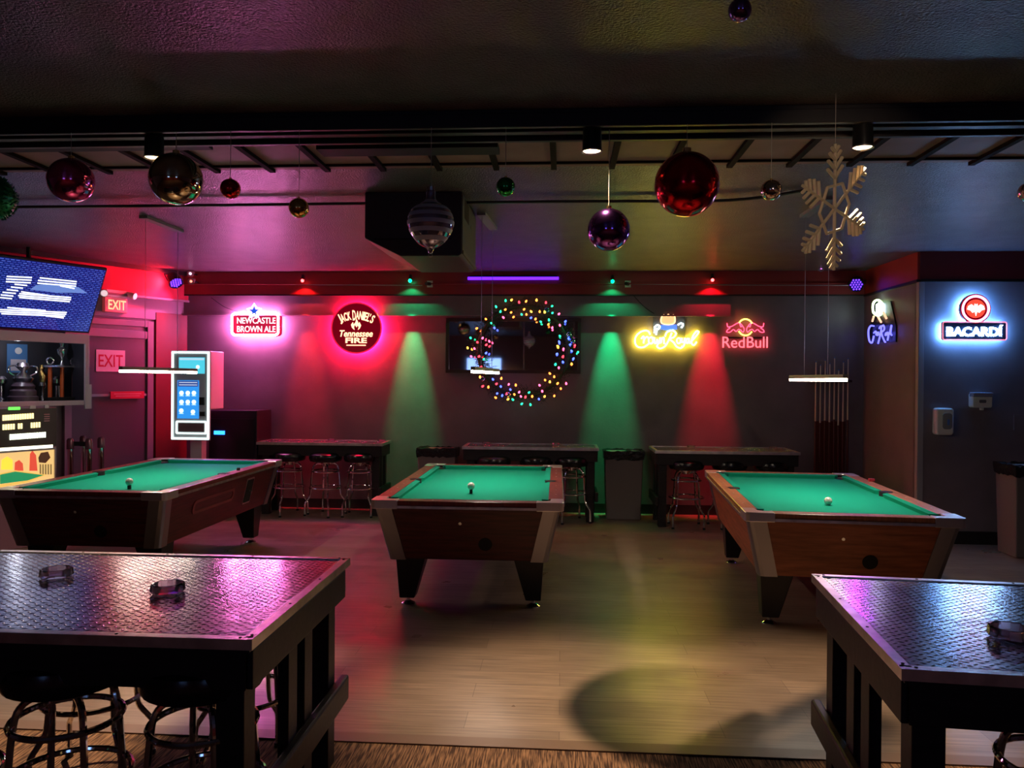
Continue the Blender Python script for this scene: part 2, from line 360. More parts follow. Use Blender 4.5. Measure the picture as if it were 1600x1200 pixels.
# ------------------------------------------------------------------ pool tables
def pool_table(label, loc, rz, mw, mr, coin=False, rail_label=None):
    t = thing('pool_table', label, 'pool table', loc, rz, 'coin operated pool tables')
    W, L, H = 1.34, 2.36, 0.80; w, l = W/2, L/2
    def ring(a, b, z): return [(-a, -b, z), (a, -b, z), (a, b, z), (-a, b, z)]
    MB().hull8(ring(w-.115, l-.115, .37), ring(w-.03, l-.03, .745)).build('cabinet', mw, t, bevel=0.008)
    # aluminium corner trims following the taper
    for sx in (-1, 1):
        for sy in (-1, 1):
            a0, b0, a1, b1 = w-.112, l-.112, w-.024, l-.024
            def P(u, v, z, k): return (sx*((a0 if k == 0 else a1)+u), sy*((b0 if k == 0 else b1)+v), z)
            mb = MB(); secs = []
            prof = [(-.115, .004), (-.03, .006), (-.008, -.002), (-.002, -.008), (.006, -.03), (.004, -.115), (-.02, -.115), (-.02, -.02), (-.115, -.02)]
            vs = [P(u, v, .365, 0) for u, v in prof]+[P(u, v, .75, 1) for u, v in prof]; n = len(prof)
            mb._add(vs, [tuple(range(n)), tuple(range(n, 2*n))]+[(i, (i+1) % n, n+(i+1) % n, n+i) for i in range(n)])
            mb.build('corner_trim', m_alu, t)
            # leg: tapered, leaning outward
            cx, cyy = sx*(w-.245), sy*(l-.30)
            ox = sx*.035
            lg = MB().hull8([(cx+ox-.055, cyy-.06, .055), (cx+ox+.055, cyy-.06, .055), (cx+ox+.055, cyy+.06, .055), (cx+ox-.055, cyy+.06, .055)],
                            [(cx-.11, cyy-.10, .375), (cx+.11, cyy-.10, .375), (cx+.11, cyy+.10, .375), (cx-.11, cyy+.10, .375)]).build('leg', m_blackp, t, bevel=0.006)
            f = MB(); f.cyl((cx+ox, cyy, .02), (cx+ox, cyy, .07), .014); f.lathe([(0, 0), (.048, 0), (.05, .008), (.02, .024), (0, .024)], (cx+ox, cyy, 0))
            f.build('foot', m_chrome, lg, smooth=True)
    # bed
    MB().box((0, 0, .7575), (W-.2, L-.2, .015)).build('bed', m_felt, t)
    rw = .105; g = .062; cg = .185
    rails = []
    def rail(x0, x1, y0, y1, along):
        mb = MB(); mb.box(((x0+x1)/2, (y0+y1)/2, .772), (x1-x0, y1-y0, .056)); r = mb.build('rail', mr, t, bevel=0.006)
        s = MB()
        for k in range(1, 4):
            if along == 'y': s.cyl(((x0+x1)/2, y0+(y1-y0)*k/4, .80), ((x0+x1)/2, y0+(y1-y0)*k/4, .8012), .006, n=10)
            else: s.cyl((x0+(x1-x0)*k/4, (y0+y1)/2, .80), (x0+(x1-x0)*k/4, (y0+y1)/2, .8012), .006, n=10)
        s.build('sight', m_white, r)
    for sy in (-1, 1): 
        y0, y1 = sorted((sy*l, sy*(l-rw))); rail(-w+cg, w-cg, y0, y1, 'x')
    for sx in (-1, 1):
        x0, x1 = sorted((sx*w, sx*(w-rw)))
        rail(x0, x1, -l+cg, -g, 'y'); rail(x0, x1, g, l-cg, 'y')
    # cushions: sloped nose profile
    def cush(p, q, inward, tr=.035):
        p = Vector(p); q = Vector(q); d = (q-p).normalized(); n = Vector(inward)
        a = [p+Vector((0, 0, .765)), p+Vector((0, 0, .799)), p+d*tr+n*.048+Vector((0, 0, .795)), p+d*tr+n*.036+Vector((0, 0, .765))]
        b = [q+Vector((0, 0, .765)), q+Vector((0, 0, .799)), q-d*tr+n*.048+Vector((0, 0, .795)), q-d*tr+n*.036+Vector((0, 0, .765))]
        MB()._add
        mb = MB(); mb._add(a+b, [(3, 2, 1, 0), (4, 5, 6, 7), (0, 1, 5, 4), (1, 2, 6, 5), (2, 3, 7, 6), (3, 0, 4, 7)]); mb.build('cushion', m_felt, t)
    cc = .165
    for sy in (-1, 1): cush((-w+cc, sy*(l-rw), 0), (w-cc, sy*(l-rw), 0), (0, -sy, 0))
    for sx in (-1, 1):
        cush((sx*(w-rw), -l+cc, 0), (sx*(w-rw), -g, 0), (-sx, 0, 0)); cush((sx*(w-rw), g, 0), (sx*(w-rw), l-cc, 0), (-sx, 0, 0))
    # corner castings and pockets
    for sx in (-1, 1):
        for sy in (-1, 1):
            pr = [(0.03, 0), (.19, 0), (.19, .09)]
            for i in range(7):
                a = radians(-35-20*i); pr.append((.135+.055*cos(a), .135+.055*sin(a)) if False else (.14+.062*cos(radians(-45-15*i)), .14+.062*sin(radians(-45-15*i))))
            pr += [(.09, .19), (0, .19), (0, .03), (.009, .009)]
            pts = [(sx*(w+.004-u), sy*(l+.004-v)) for u, v in pr]
            cap = MB().prism(pts, .742, .804).build('corner_cap', m_cast, t, bevel=0.007)
            MB().cyl((sx*(w-.135), sy*(l-.135), .7655), (sx*(w-.135), sy*(l-.135), .7665), .062, n=24).build('pocket', m_dark, t)
            lp = [(sx*(w-.135)+.064*cos(a), sy*(l-.135)+.064*sin(a), .783) for a in [2*pi*i/20 for i in range(20)]]
            lp = [p for p in lp if (p[0]*sx-(w-.135))*1+(p[1]*sy-(l-.135)) > -0.02]
            lp.sort(key=lambda p: math.atan2((p[1]*sy-(l-.135)), (p[0]*sx-(w-.135))))
            MB().tube(lp, .012, 6).build('pocket_liner', m_dark, cap)
        MB().cyl((sx*(w-rw+.012), 0, .766), (sx*(w-rw+.012), 0, .8), .052, n=20).build('side_pocket', m_dark, t)
        MB().box((sx*(w-.03), 0, .772), (.06, 2*g, .056)).build('side_pocket_casting', mr, t, bevel=0.005)
    # aluminium edge along the rails
    for sx in (-1, 1): MB().box((sx*(w+.002), 0, .757), (.012, L-.37, .018)).build('edge_strip', m_alud, t)
    for sy in (-1, 1): MB().box((0, sy*(l+.002), .757), (W-.37, .012, .018)).build('edge_strip', m_alud, t)
    # vent hole near the end, lock, side window and coin slide
    def face_y(z): return -(l-.115+(.085)*(z-.37)/.375)
    def face_x(z): return (w-.115+(.085)*(z-.37)/.375)
    tilt = math.atan(.085/.375)
    T = Matrix.Translation((.125, face_y(.49)-.001, .49)) @ Matrix.Rotation(tilt, 4, 'X') @ RX
    MB().prism([(.048*cos(2*pi*i/24), .048*sin(2*pi*i/24)) for i in range(24)], -.002, .004, T).build('vent_hole', m_dark, t)
    T = Matrix.Translation((-.05, face_y(.64)-.001, .64)) @ Matrix.Rotation(tilt, 4, 'X') @ RX
    MB().prism([(.011*cos(2*pi*i/16), .011*sin(2*pi*i/16)) for i in range(16)], -.002, .004, T).build('lock', m_chrome, t)
    T = Matrix.Translation((face_x(.6), -.25, .6)) @ Matrix.Rotation(tilt, 4, 'Y') @ Matrix.Rotation(pi/2, 4, 'Z') @ RX
    fr = MB(); o = rrect(.78, .12, .05); i_ = rrect(.72, .07, .034)
    n = len(o); vs = [T @ Vector((p[0], p[1], .006)) for p in o]+[T @ Vector((p[0], p[1], .006)) for p in i_]+[T @ Vector((p[0], p[1], -.004)) for p in o]+[T @ Vector((p[0], p[1], -.012)) for p in i_]
    fr._add(vs, [(k, (k+1) % n, n+(k+1) % n, n+k) for k in range(n)]+[(k, (k+1) % n, 2*n+(k+1) % n, 2*n+k) for k in range(n)]+[(n+k, n+(k+1) % n, 3*n+(k+1) % n, 3*n+k) for k in range(n)])
    fr.build('ball_window', mr, t)
    cbx = MB().prism(rrect(.17, .25, .015), 0, .004, T @ Matrix.Translation((.72, -.02, 0))).build('coin_panel', m_alud, t)
    MB().prism(rrect(.145, .22, .012), .0041, .007, T @ Matrix.Translation((.72, -.02, 0))).build('coin_recess', m_dark, cbx)
    MB().prism(rrect(.03, .03, .01), .007, .03, T @ Matrix.Translation((.735, -.03, 0))).build('coin_slide', m_alu, cbx)
    return t
pool_table('dark mahogany pool table left, nearest the vending machines and exit door', (-3.56, 6.62, 0), 0, m_woodd, m_raild)
pool_table('dark mahogany pool table in the middle, below the lit wreath', (-.66, 6.46, 0), radians(.3), m_woodd, m_raild)
pool_table('orange oak pool table on the right, nearest the cue rack', (1.945, 6.18, 0), radians(-4.2), m_woodl, m_raill)
def on_bed(px, py): return atZ(px, py, .766)
# cue balls
def cue_ball(px, py, h, label):
    p = on_bed(px, py); b = MB().ball((0, 0, 0), .0286, 28).build('cue_ball', m_ball, None, smooth=True, loc=(p.x, p.y, .7655+h+.0286))
    tag(b, label, 'ball', 'cue balls')
cue_ball(202, 764, .03, 'white cue ball perched on a chalk cube, left pool table')
cue_ball(736, 771, .03, 'white cue ball perched on a chalk cube, middle pool table')
cue_ball(1294, 789, 0, 'white cue ball resting on the green felt of the oak pool table')
m_chalk = mat('dark_chalk', (0.03, 0.02, 0.02), 0.8)
for px, py, nm in ((202, 764, 'left'), (736, 771, 'middle')):
    p = on_bed(px, py)
    tag(MB().box((0, 0, .015), (.022, .022, .03)).build('chalk_cube', m_chalk, None, bevel=.002, loc=(p.x, p.y, .7655)), 'small dark chalk cube under the cue ball, %s pool table' % nm, 'chalk')
p = atZ(1356, 752, .80); tag(MB().box((0, 0, .012), (.05, .024, .024)).build('chalk_cube', mat('red_chalk', (0.5, 0.03, 0.05), 0.6), None, bevel=.003, loc=(p.x+.03, p.y, .80)), 'red chalk on the right rail of the oak pool table', 'chalk')
tag(MB().box((0, 0, .012), (.024, .024, .024)).build('chalk_cube', m_chalk, None, bevel=.003, loc=(-2.95, 6.85, .80)), 'dark chalk on the right rail of the left pool table', 'chalk')

# ------------------------------------------------------------------ stools
def make_stool():
    t = thing('bar_stool', 'x', 'stool')
    s = MB().lathe([(0, .645), (.15, .645), (.185, .655), (.195, .675), (.197, .705), (.188, .735), (.16, .752), (.08, .76), (0, .762)], n=32).build('seat', m_vinyl, t, smooth=True)
    MB().cyl((0, 0, .60), (0, 0, .645), .055).lathe([(0, .63), (.12, .63), (.12, .645), (0, .645)]).build('swivel', m_chrome, t, smooth=True)
    for k in range(4):
        a = radians(45+90*k); c, d = cos(a), sin(a)
        pr = [(.03, .615), (.09, .622), (.135, .60), (.155, .54), (.168, .40), (.178, .27), (.19, .225), (.232, .165), (.242, .135), (.242, .012)]
        MB().tube([(r*c, r*d, z) for r, z in pr], .0115, 8, smoothn=4).build('leg', m_chrome, t, smooth=True)
        MB().cyl((.242*c, .242*d, 0), (.242*c, .242*d, .02), .016, n=12).build('foot_cap', m_blackp, t)
    for r, z in ((.165, .53), (.192, .335)):
        MB().tube([(r*cos(2*pi*i/40), r*sin(2*pi*i/40), z) for i in range(40)], .0105, 8, closed=True).build('foot_ring', m_chrome, t, smooth=True)
    return t
stool0 = make_stool(); used = [False]
def place_stool(x, y, rz, label, group):
    if not used[0]:
        used[0] = True; stool0.location = (x, y, 0); stool0.rotation_euler = (0, 0, rz); stool0['label'] = label; stool0['group'] = group
    else: dup(stool0, (x, y, 0), rz, label, group)

# ------------------------------------------------------------------ tables with tread-plate tops
def tread_mat():
    m = bpy.data.materials.new('tread_plate'); m.use_nodes = True; nt = m.node_tree; b = nt.nodes['Principled BSDF']
    b.inputs['Metallic'].default_value = 1; b.inputs['Base Color'].default_value = (0.46, 0.44, 0.46, 1); b.inputs['Roughness'].default_value = 0.2
    tc = nt.nodes.new('ShaderNodeTexCoord'); sx = nt.nodes.new('ShaderNodeSeparateXYZ'); L = nt.links.new
    L(tc.outputs['Object'], sx.inputs[0])
    def mth(op, a, b_=None):
        n = nt.nodes.new('ShaderNodeMath'); n.operation = op
        for i, v in enumerate((a, b_)):
            if v is None: continue
            if isinstance(v, (int, float)): n.inputs[i].default_value = v
            else: L(v, n.inputs[i])
        return n.outputs[0]
    P = 2*pi/0.058
    sn = mth('SINE', mth('MULTIPLY', mth('ADD', sx.outputs[0], sx.outputs[1]), P)); sm = mth('SINE', mth('MULTIPLY', mth('SUBTRACT', sx.outputs[0], sx.outputs[1]), P))
    pr = mth('MULTIPLY', sn, sm); h = mth('MINIMUM', mth('MAXIMUM', mth('SUBTRACT', mth('ABSOLUTE', pr), 0.55), 0.0), 0.3)
    nz = nt.nodes.new('ShaderNodeTexNoise'); nz.inputs['Scale'].default_value = 5; nz.inputs['Detail'].default_value = 5; L(tc.outputs['Object'], nz.inputs['Vector'])
    r = nt.nodes.new('ShaderNodeMapRange'); r.inputs[3].default_value = 0.13; r.inputs[4].default_value = 0.24; L(nz.outputs['Fac'], r.inputs[0]); L(r.outputs[0], b.inputs['Roughness'])
    cm = nt.nodes.new('ShaderNodeMix'); cm.data_type = 'RGBA'; cm.inputs[6].default_value = (0.24, 0.21, 0.25, 1); cm.inputs[7].default_value = (0.85, 0.8, 0.82, 1)
    L(mth('MULTIPLY', h, 4.0), cm.inputs[0]); L(cm.outputs[2], b.inputs['Base Color'])
    bp = nt.nodes.new('ShaderNodeBump'); bp.inputs['Strength'].default_value = 1.0; bp.inputs['Distance'].default_value = 0.012
    L(h, bp.inputs['Height']); L(bp.outputs[0], b.inputs['Normal'])
    return m
m_tread = tread_mat()
m_treadp = mat('worn_tread_steel', (0.42, 0.39, 0.42), 0.2, 1.0, noise=(7, .3, (1, 1, 1)), bump=(9, .12, .01))
def plate_table(label, loc, rz, Lx, D, H, side, group=None, lugs=False):
    """side: +1 the visible end is at +x, -1 at -x; local origin at centre"""
    t = thing('counter_table', label, 'table', loc, rz, group)
    w, d = Lx/2, D/2
    tp = MB().box((0, 0, H-.005), (Lx-.03, D-.03, .006))
    if lugs:
        S = .0205; i = 0; y = -d+.035
        while y < d-.035:
            x = -w+.035+(S if i % 2 else 0); j = 0
            while x < w-.035:
                sg = 1 if i % 2 else -1; a = Vector((.0105, .0105*sg*.62, 0)); c = Vector((-.0028*sg, .0038, 0)); o_ = Vector((x, y, H-.0021))
                tp._add([o_-a, o_-c, o_+a, o_+c, o_+Vector((0, 0, .0019))], [(0, 1, 4), (1, 2, 4), (2, 3, 4), (3, 0, 4)])
                x += 2*S; j += 1
            y += S*.72; i += 1
    tp.build('tread_plate_top', m_treadp if lugs else m_tread, t)
    MB().box((0, 0, H-.025), (Lx-.02, D-.02, .032)).build('table_board', m_black, t)
    for nm, c, s in (('x', (0, -d, H-.014), (Lx+.006, .006, .032)), ('x', (0, d, H-.014), (Lx+.006, .006, .032)), ('y', (-w, 0, H-.014), (.006, D, .032)), ('y', (w, 0, H-.014), (.006, D, .032))):
        mb = MB(); mb.box(c, s)
        if nm == 'x': mb.box((0, c[1]-math.copysign(.014, c[1]), H+.0005), (Lx, .03, .004))
        else: mb.box((c[0]-math.copysign(.014, c[0]), 0, H+.0005), (.03, D-.03, .004))
        e = mb.build('edge_angle', m_alud, t)
        n = 6 if nm == 'x' else 3
        for i in range(n+1):
            u = -1+2*i/n
            q = (u*(w-.04), c[1]-math.copysign(.014, c[1])) if nm == 'x' else (c[0]-math.copysign(.014, c[0]), u*(d-.04))
            if lugs: MB().cyl((q[0], q[1], H+.002), (q[0], q[1], H+.004), .005, n=8).build('screw', m_dark, e)
    ap = .12
    for sy in (-1, 1): MB().box((0, sy*(d-.035), H-.041-ap/2), (Lx-.05, .035, ap)).build('apron', m_black, t, bevel=.003)
    for sx in (-1, 1): MB().box((sx*(w-.025), 0, H-.041-ap/2), (.035, D-.06, ap)).build('apron', m_black, t, bevel=.003)
    for sx in (-1, 1):
        for sy in (-1, 1): MB().box((sx*(w-.09), sy*(d-.10), (H-.04)/2), (.09, .09, H-.04)).build('leg', m_black, t, bevel=.004)
        for yy in (-.07, .10): MB().box((sx*(w-.055), yy, (H-.04)/2+.05), (.04, .09, H-.14)).build('slat', m_black, t, bevel=.003)
        MB().box((sx*(w-.02), 0, .30), (.04, D+.02, .11)).build('side_rail', m_black, t, bevel=.01)
    return t
cxx = (-.92-3.32)/2
plate_table('large black wooden counter table with tread-plate top in the left foreground', (cxx, 2.765, 0), 0, 2.40, 1.06, .865, 1, 'foreground tread-plate tables', True)
p = Vector((.935, 2.161)); q = Vector((1.024, 3.193)); ang = radians(-4.9)
ex = Vector((cos(ang), sin(ang))); ey = Vector((-sin(ang), cos(ang)))
cc = p+ex*1.1+ey*.52
plate_table('large black wooden counter table with tread-plate top in the right foreground', (cc.x, cc.y, 0), ang, 2.2, 1.04, .865, -1, 'foreground tread-plate tables', True)
# back tables against the wall
def back_table(x0, x1, y0, y1, H, label, rz=0):
    return plate_table(label, ((x0+x1)/2, (y0+y1)/2, 0), rz, x1-x0, y1-y0, H, 1, 'counter tables along the back wall')
BH = .865
a = atZ(403, 691, BH); b_ = atZ(607, 691, BH)
back_table(a.x+.02, b_.x, 9.02, 9.5, .875, 'long dark counter table at the back wall beneath the round red sign')
a = atZ(722, 698, BH); b_ = atZ(935, 700, BH)
back_table(a.x, b_.x, 8.88, 9.42, .865, 'long dark counter table at the back wall beneath the lit wreath')
a = atZ(1025, 705, BH); b_ = atZ(1253, 708, BH)
back_table(a.x, b_.x, 8.68, 9.3, .865, 'long dark counter table at the back wall beneath the red bull-shaped neon')
# ashtrays
def ashtray(p, label, s=1.0):
    t = MB(); t.lathe([(0, .006), (.038, .006), (.043, .027), (.046, .029), (.052, .027), (.055, .004), (.050, 0), (0, 0)], n=12)
    o = t.build('glass_ashtray', m_glass, None, bevel=.0015, loc=p); o.scale = (s, s, s); tag(o, label, 'ashtray', 'clear glass ashtrays')
    for k in range(0): pass
H = .8675
def P2(px, py, z=H): q = atZ(px, py, z); return (q.x, q.y, z)
ashtray(P2(88, 900), 'clear glass ashtray further left on the left foreground table', 1.1)
ashtray(P2(262, 924), 'clear glass ashtray further right on the left foreground table', 1.1)
ashtray(P2(1578, 995), 'clear glass ashtray on the right foreground table', 1.15)
for px, y, z, lb in ((518, 9.3, .8775, 'clear glass ashtray mid-table beneath the round red sign'), (596, 9.3, .8775, 'clear glass ashtray at the right end of the table beneath the round red sign'),
                  (760, 9.25, .8675, 'clear glass ashtray at the left of the table beneath the wreath'), (868, 9.25, .8675, 'clear glass ashtray at the right of the table beneath the wreath'),
                  (1080, 9.1, .8675, 'clear glass ashtray lit red on the right back table'), (1208, 9.1, .8675, 'clear glass ashtray at the right end of the right back table')):
    q = atY(px, 690, y); ashtray((q.x, y, z), lb, .9)
# stools
G1 = 'stools at the back wall tables'; G2 = 'stools at the foreground tables'
def st_back(px, y, rz, lb): q = atY(px, 700, y); place_stool(q.x, y, rz, lb, G1)
st_back(452, 9.12, radians(40), 'black-seated chrome stool, leftmost under the table beneath the round red sign')
st_back(509, 9.10, radians(70), 'black-seated chrome stool, middle one under the table beneath the round red sign')
st_back(563, 9.12, radians(2), 'black-seated chrome stool, rightmost under the table beneath the round red sign')
st_back(772, 8.90, radians(0), 'black-seated chrome stool, leftmost under the table beneath the wreath')
st_back(838, 8.98, radians(30), 'black-seated chrome stool, middle one under the table beneath the wreath')
st_back(893, 8.98, radians(20), 'black-seated chrome stool, rightmost under the table beneath the wreath')
st_back(1073, 8.80, radians(0), 'black-seated chrome stool, leftmost under the right back table')
st_back(1140, 8.85, radians(15), 'black-seated chrome stool, middle one under the right back table')
st_back(1206, 8.85, radians(5), 'black-seated chrome stool, rightmost under the right back table')
place_stool(-1.615, 2.42, radians(5), 'black-seated chrome stool nearest the camera, second in from the left table corner post', G2)
place_stool(-1.155, 2.42, radians(-8), 'black-seated chrome stool just behind the corner post of the left foreground table', G2)
place_stool(-2.04, 2.38, radians(20), 'black-seated chrome stool cut off by the left edge of the photo', G2)
place_stool(-1.92, 3.05, radians(10), 'black-seated chrome stool on the far side of the left foreground table, left one', G2)
place_stool(-1.32, 3.12, radians(30), 'black-seated chrome stool on the far side of the left foreground table, right one', G2)
place_stool(1.48, 2.36, radians(25), 'black-seated chrome stool under the right foreground table', G2)

# ------------------------------------------------------------------ trash cans
def trash(px0, px1, y, zt, label, xd=.30):
    a = atY(px0, 700, y); b_ = atY(px1, 700, y); cx = (a.x+b_.x)/2; w = (b_.x-a.x)/2
    t = thing('trash_can', label, 'trash can', (cx, y+xd/2, 0), 0, 'tall grey trash cans')
    h = xd/2; k = .88
    MB().hull8([(-w*k, -h*k, 0), (w*k, -h*k, 0), (w*k, h*k, 0), (-w*k, h*k, 0)], [(-w, -h, zt), (w, -h, zt), (w, h, zt), (-w, h, zt)]).build('can_body', m_grey, t, bevel=.012)
    bm = bmesh.new(); n = 40; rows = []
    rnd = random.Random(int(px0))
    for z, e in ((zt-.09, .006), (zt-.03, .012), (zt+.012, .012), (zt+.016, -.02), (zt-.06, -.04)):
        ring = []
        for i in range(n):
            a_ = 2*pi*i/n; c, s_ = cos(a_), sin(a_); m_ = max(abs(c), abs(s_)); x = c/m_*(w+e); yy = s_/m_*(h+e)
            ring.append(bm.verts.new((x+rnd.uniform(-.004, .004), yy+rnd.uniform(-.004, .004), z+rnd.uniform(-.012, .012))))
        rows.append(ring)
    for A, B in zip(rows, rows[1:]):
        for i in range(n): bm.faces.new((A[i], A[(i+1) % n], B[(i+1) % n], B[i]))
    mb = MB(); mb.bm.free(); mb.bm = bm; mb.build('bin_bag', m_bag, t, smooth=True)
trash(945, 1006, 9.12, .80, 'grey trash can with black bag between the middle and right back tables')
trash(652, 712, 9.16, .80, 'grey trash can with black bag behind the left end of the middle pool table')
q = atY(1590, 760, 7.55)
t_ = trash(1588, 1640, 7.5, .86, 'grey trash can with black bag cut off by the right edge of the photo', .35)

# ------------------------------------------------------------------ cue rack on the back wall
def cue_rack():
    a = atY(1268, 735, BACK-.05); b_ = atY(1328, 735, BACK-.05)
    t = thing('cue_rack', 'dark wooden cue rack on the back wall beside the oak pool table', 'cue rack', ((a.x+b_.x)/2, BACK-.001, 0))
    w = (b_.x-a.x)+.02
    MB().box((0, -.01, .72), (w*.75, .02, .9)).build('back_board', mat('rack_wood', (0.13, 0.02, 0.015), 0.5), t)
    MB().box((0, -.06, .50), (w, .12, .05)).build('bottom_shelf', m_black, t, bevel=.005)
    MB().box((0, -.04, 1.66), (w, .06, .03)).build('top_clip', m_black, t, bevel=.005)
    return t, w
t_, w_ = cue_rack(); cx = t_.location.x
mt_shaft = mat('maple_cue_shaft', (0.75, 0.62, 0.48), 0.35); mt_butt = mat('dark_red_cue_butt', (0.10, 0.02, 0.02), 0.3)
for i, (dx, top, pt) in enumerate(((-.19, 1.90, .0), (-.135, 1.86, 0), (-.08, 1.92, 0), (-.025, 1.88, 0), (.03, 1.95, 0), (.08, 1.80, 0), (.135, 1.90, 0), (.19, 1.94, 0))):
    L = 1.42; z0 = .525
    c = thing('pool_cue', 'maple pool cue with dark butt standing in the cue rack', 'pool cue', (cx+dx, BACK-.06, z0), 0, 'pool cues standing in the cue rack')
    L = top-z0
    MB().cyl((0, 0, 0), (0, 0, L*.47), .015, .011, 10).build('butt', mt_butt, c, smooth=True)
    MB().cyl((0, 0, L*.47), (0, 0, L-.015), .011, .0065, 10).build('shaft', mt_shaft, c, smooth=True)
    MB().cyl((0, 0, L-.015), (0, 0, L), .0065, n=8).build('tip', mat('cue_tip', (0.1, 0.2, 0.5), 0.8), c)

# ------------------------------------------------------------------ dispensers on the right wall
def disp(px0, px1, py0, py1, name, label, fn):
    a = atY(px0, py0, RYW); b_ = atY(px1, py1, RYW); t = thing(name, label, 'dispenser', ((a.x+b_.x)/2, RYW-.0005, (a.z+b_.z)/2))
    fn(t, b_.x-a.x, a.z-b_.z); return t
def soap(t, w, h):
    MB().prism(rrect(w, h, .03), 0, .10, RX).build('body', m_white, t, smooth=True, bevel=.015)
    MB().prism([(x, y*1.0) for x, y in rrect(w*.55, h*.6, .03)], .1005, .108, RX @ Matrix.Translation((w*.1, h*.02, 0))).build('push_panel', mat('grey_push', (0.25, 0.25, 0.3), 0.2), t, bevel=.003)
    MB().prism(rrect(w*.12, h*.22, .005), .108, .112, RX @ Matrix.Translation((w*.15, -h*.02, 0))).build('window', mat('blue_window', (0.1, 0.2, 0.6), 0.1), t)
disp(1456, 1483, 637, 679, 'soap_dispenser', 'white wall soap dispenser left of the small square dispenser', soap)
def sqd(t, w, h):
    MB().prism(rrect(w, h*.9, .02), 0, .09, RX).build('body', m_white, t, bevel=.008)
    MB().prism(rrect(w*1.02, h*.28, .01), .02, .10, RX @ Matrix.Translation((0, h*.36, 0))).build('lid', mat('silver_blue_lid', (0.5, 0.55, 0.7), 0.2, 0.6), t, bevel=.006)
    MB().prism(rrect(w*.35, h*.2, .01), .0901, .094, RX @ Matrix.Translation((0, -h*.05, 0))).build('label_plate', mat('grey_plate', (0.12, 0.12, 0.16), 0.3), t)
    MB().prism(rrect(w*.12, h*.2, .008), .02, .06, RX @ Matrix.Translation((w*.08, -h*.52, 0))).build('nozzle', m_white, t)
disp(1513, 1543, 613, 638, 'towel_dispenser', 'small square white dispenser right of the soap dispenser', sqd)
q = atY(1590, 660, RYW)
struct(MB().box((q.x+.02, RYW-.004, q.z), (.12, .008, .16)).build('trim_18', m_wall))

# ------------------------------------------------------------------ sign helpers
SIGN_Y = BACK-.05
def spx(c, px, py, Y=SIGN_Y): q = atY(px, py, Y); return (q.x-c.x, q.z-c.z)
def fit(mb, body, cx, cz, w, h, y=0, bold=0.0, shear=0.0, ex=.004, Mx=None):
    v, f = text_mesh(body, 1.0, bold=bold, extrude=0.0, shear=shear)
    xs = [p.x for p in v]; zs = [p.z for p in v]; sx = w/(max(xs)-min(xs)); szz = h/(max(zs)-min(zs)); mx = (max(xs)+min(xs))/2; mz = (max(zs)+min(zs))/2
    pts = [Vector((cx+(p.x-mx)*sx, y, cz+(p.z-mz)*szz)) for p in v]
    n = len(pts); back = [p+Vector((0, ex*2, 0)) for p in pts]
    # front faces + thin skirt so the letters have depth
    edges = {}
    for q in f:
        for i in range(len(q)):
            e = (q[i], q[(i+1) % len(q)]); k = tuple(sorted(e)); edges[k] = edges.get(k, 0)+1
    skirt = [(a, b, n+b, n+a) for (a, b), c in edges.items() if c == 1]
    mb._add(pts+back, list(f)+skirt, Mx); return mb
def outline(mb, pts2, r, y=-.02, closed=False, k=4): return mb.tube([(p[0], y, p[1]) for p in pts2], r, 6, closed=closed, smoothn=k)

# ---- white framed sign with star
c = atY(400, 507, SIGN_Y)
t = thing('neon_sign', 'glowing white framed beer sign with a blue star on top', 'neon sign', (c.x, BACK-.005, c.z))
A = spx(c, 363, 489); B = spx(c, 438, 525); W_, H_ = B[0]-A[0], A[1]-B[1]; mx, mz = (A[0]+B[0])/2, (A[1]+B[1])/2
T = Matrix.Translation((mx, 0, mz)) @ RX
MB().prism(rrect(W_, H_, .05), 0, .03, T).build('sign_panel', mat('deep_red_panel', (0.02, 0.001, 0.002), 0.6, emit=(1, 0.02, 0.10), es=0.45, spec=0.0), t)
fp = [(mx+p[0]*.96, mz+p[1]*.94) for p in rrect(W_, H_, .05)]
outline(MB(), fp, .013, -.085, True, 1).build('frame_tube', glow('pink_white_neon', (1.0, 0.20, 0.62), 180.0), t, smooth=True)
tx = MB(); fit(tx, 'NEWCASTLE', mx, mz+H_*.17, W_*.80, H_*.27, -.05, bold=.012); fit(tx, 'BROWN ALE', mx, mz-H_*.20, W_*.80, H_*.27, -.05, bold=.012)
tx.build('lettering', glow('warm_white_letters', (1.0, 0.78, 0.82), 1.6, (.02, .02, .02)), t)
s = spx(c, 400, 487)
st = [(s[0]+(.095 if i % 2 == 0 else .052)*sin(pi*i/5), s[1]+(.095 if i % 2 == 0 else .052)*cos(pi*i/5)) for i in range(10)]
outline(MB(), st, .012, -.105, True, 1).build('star_tube', glow('blue_white_neon', (0.10, 0.38, 1.0), 9.0), t, smooth=True)
st = [(s[0]+(.062 if i % 2 == 0 else .027)*sin(pi*i/5), s[1]+(.062 if i % 2 == 0 else .027)*cos(pi*i/5)) for i in range(10)]
MB().prism([(a, b) for a, b in st], .10, .11, RX).build('star', glow('blue_star', (0.02, 0.12, 0.75), 0.8), t)

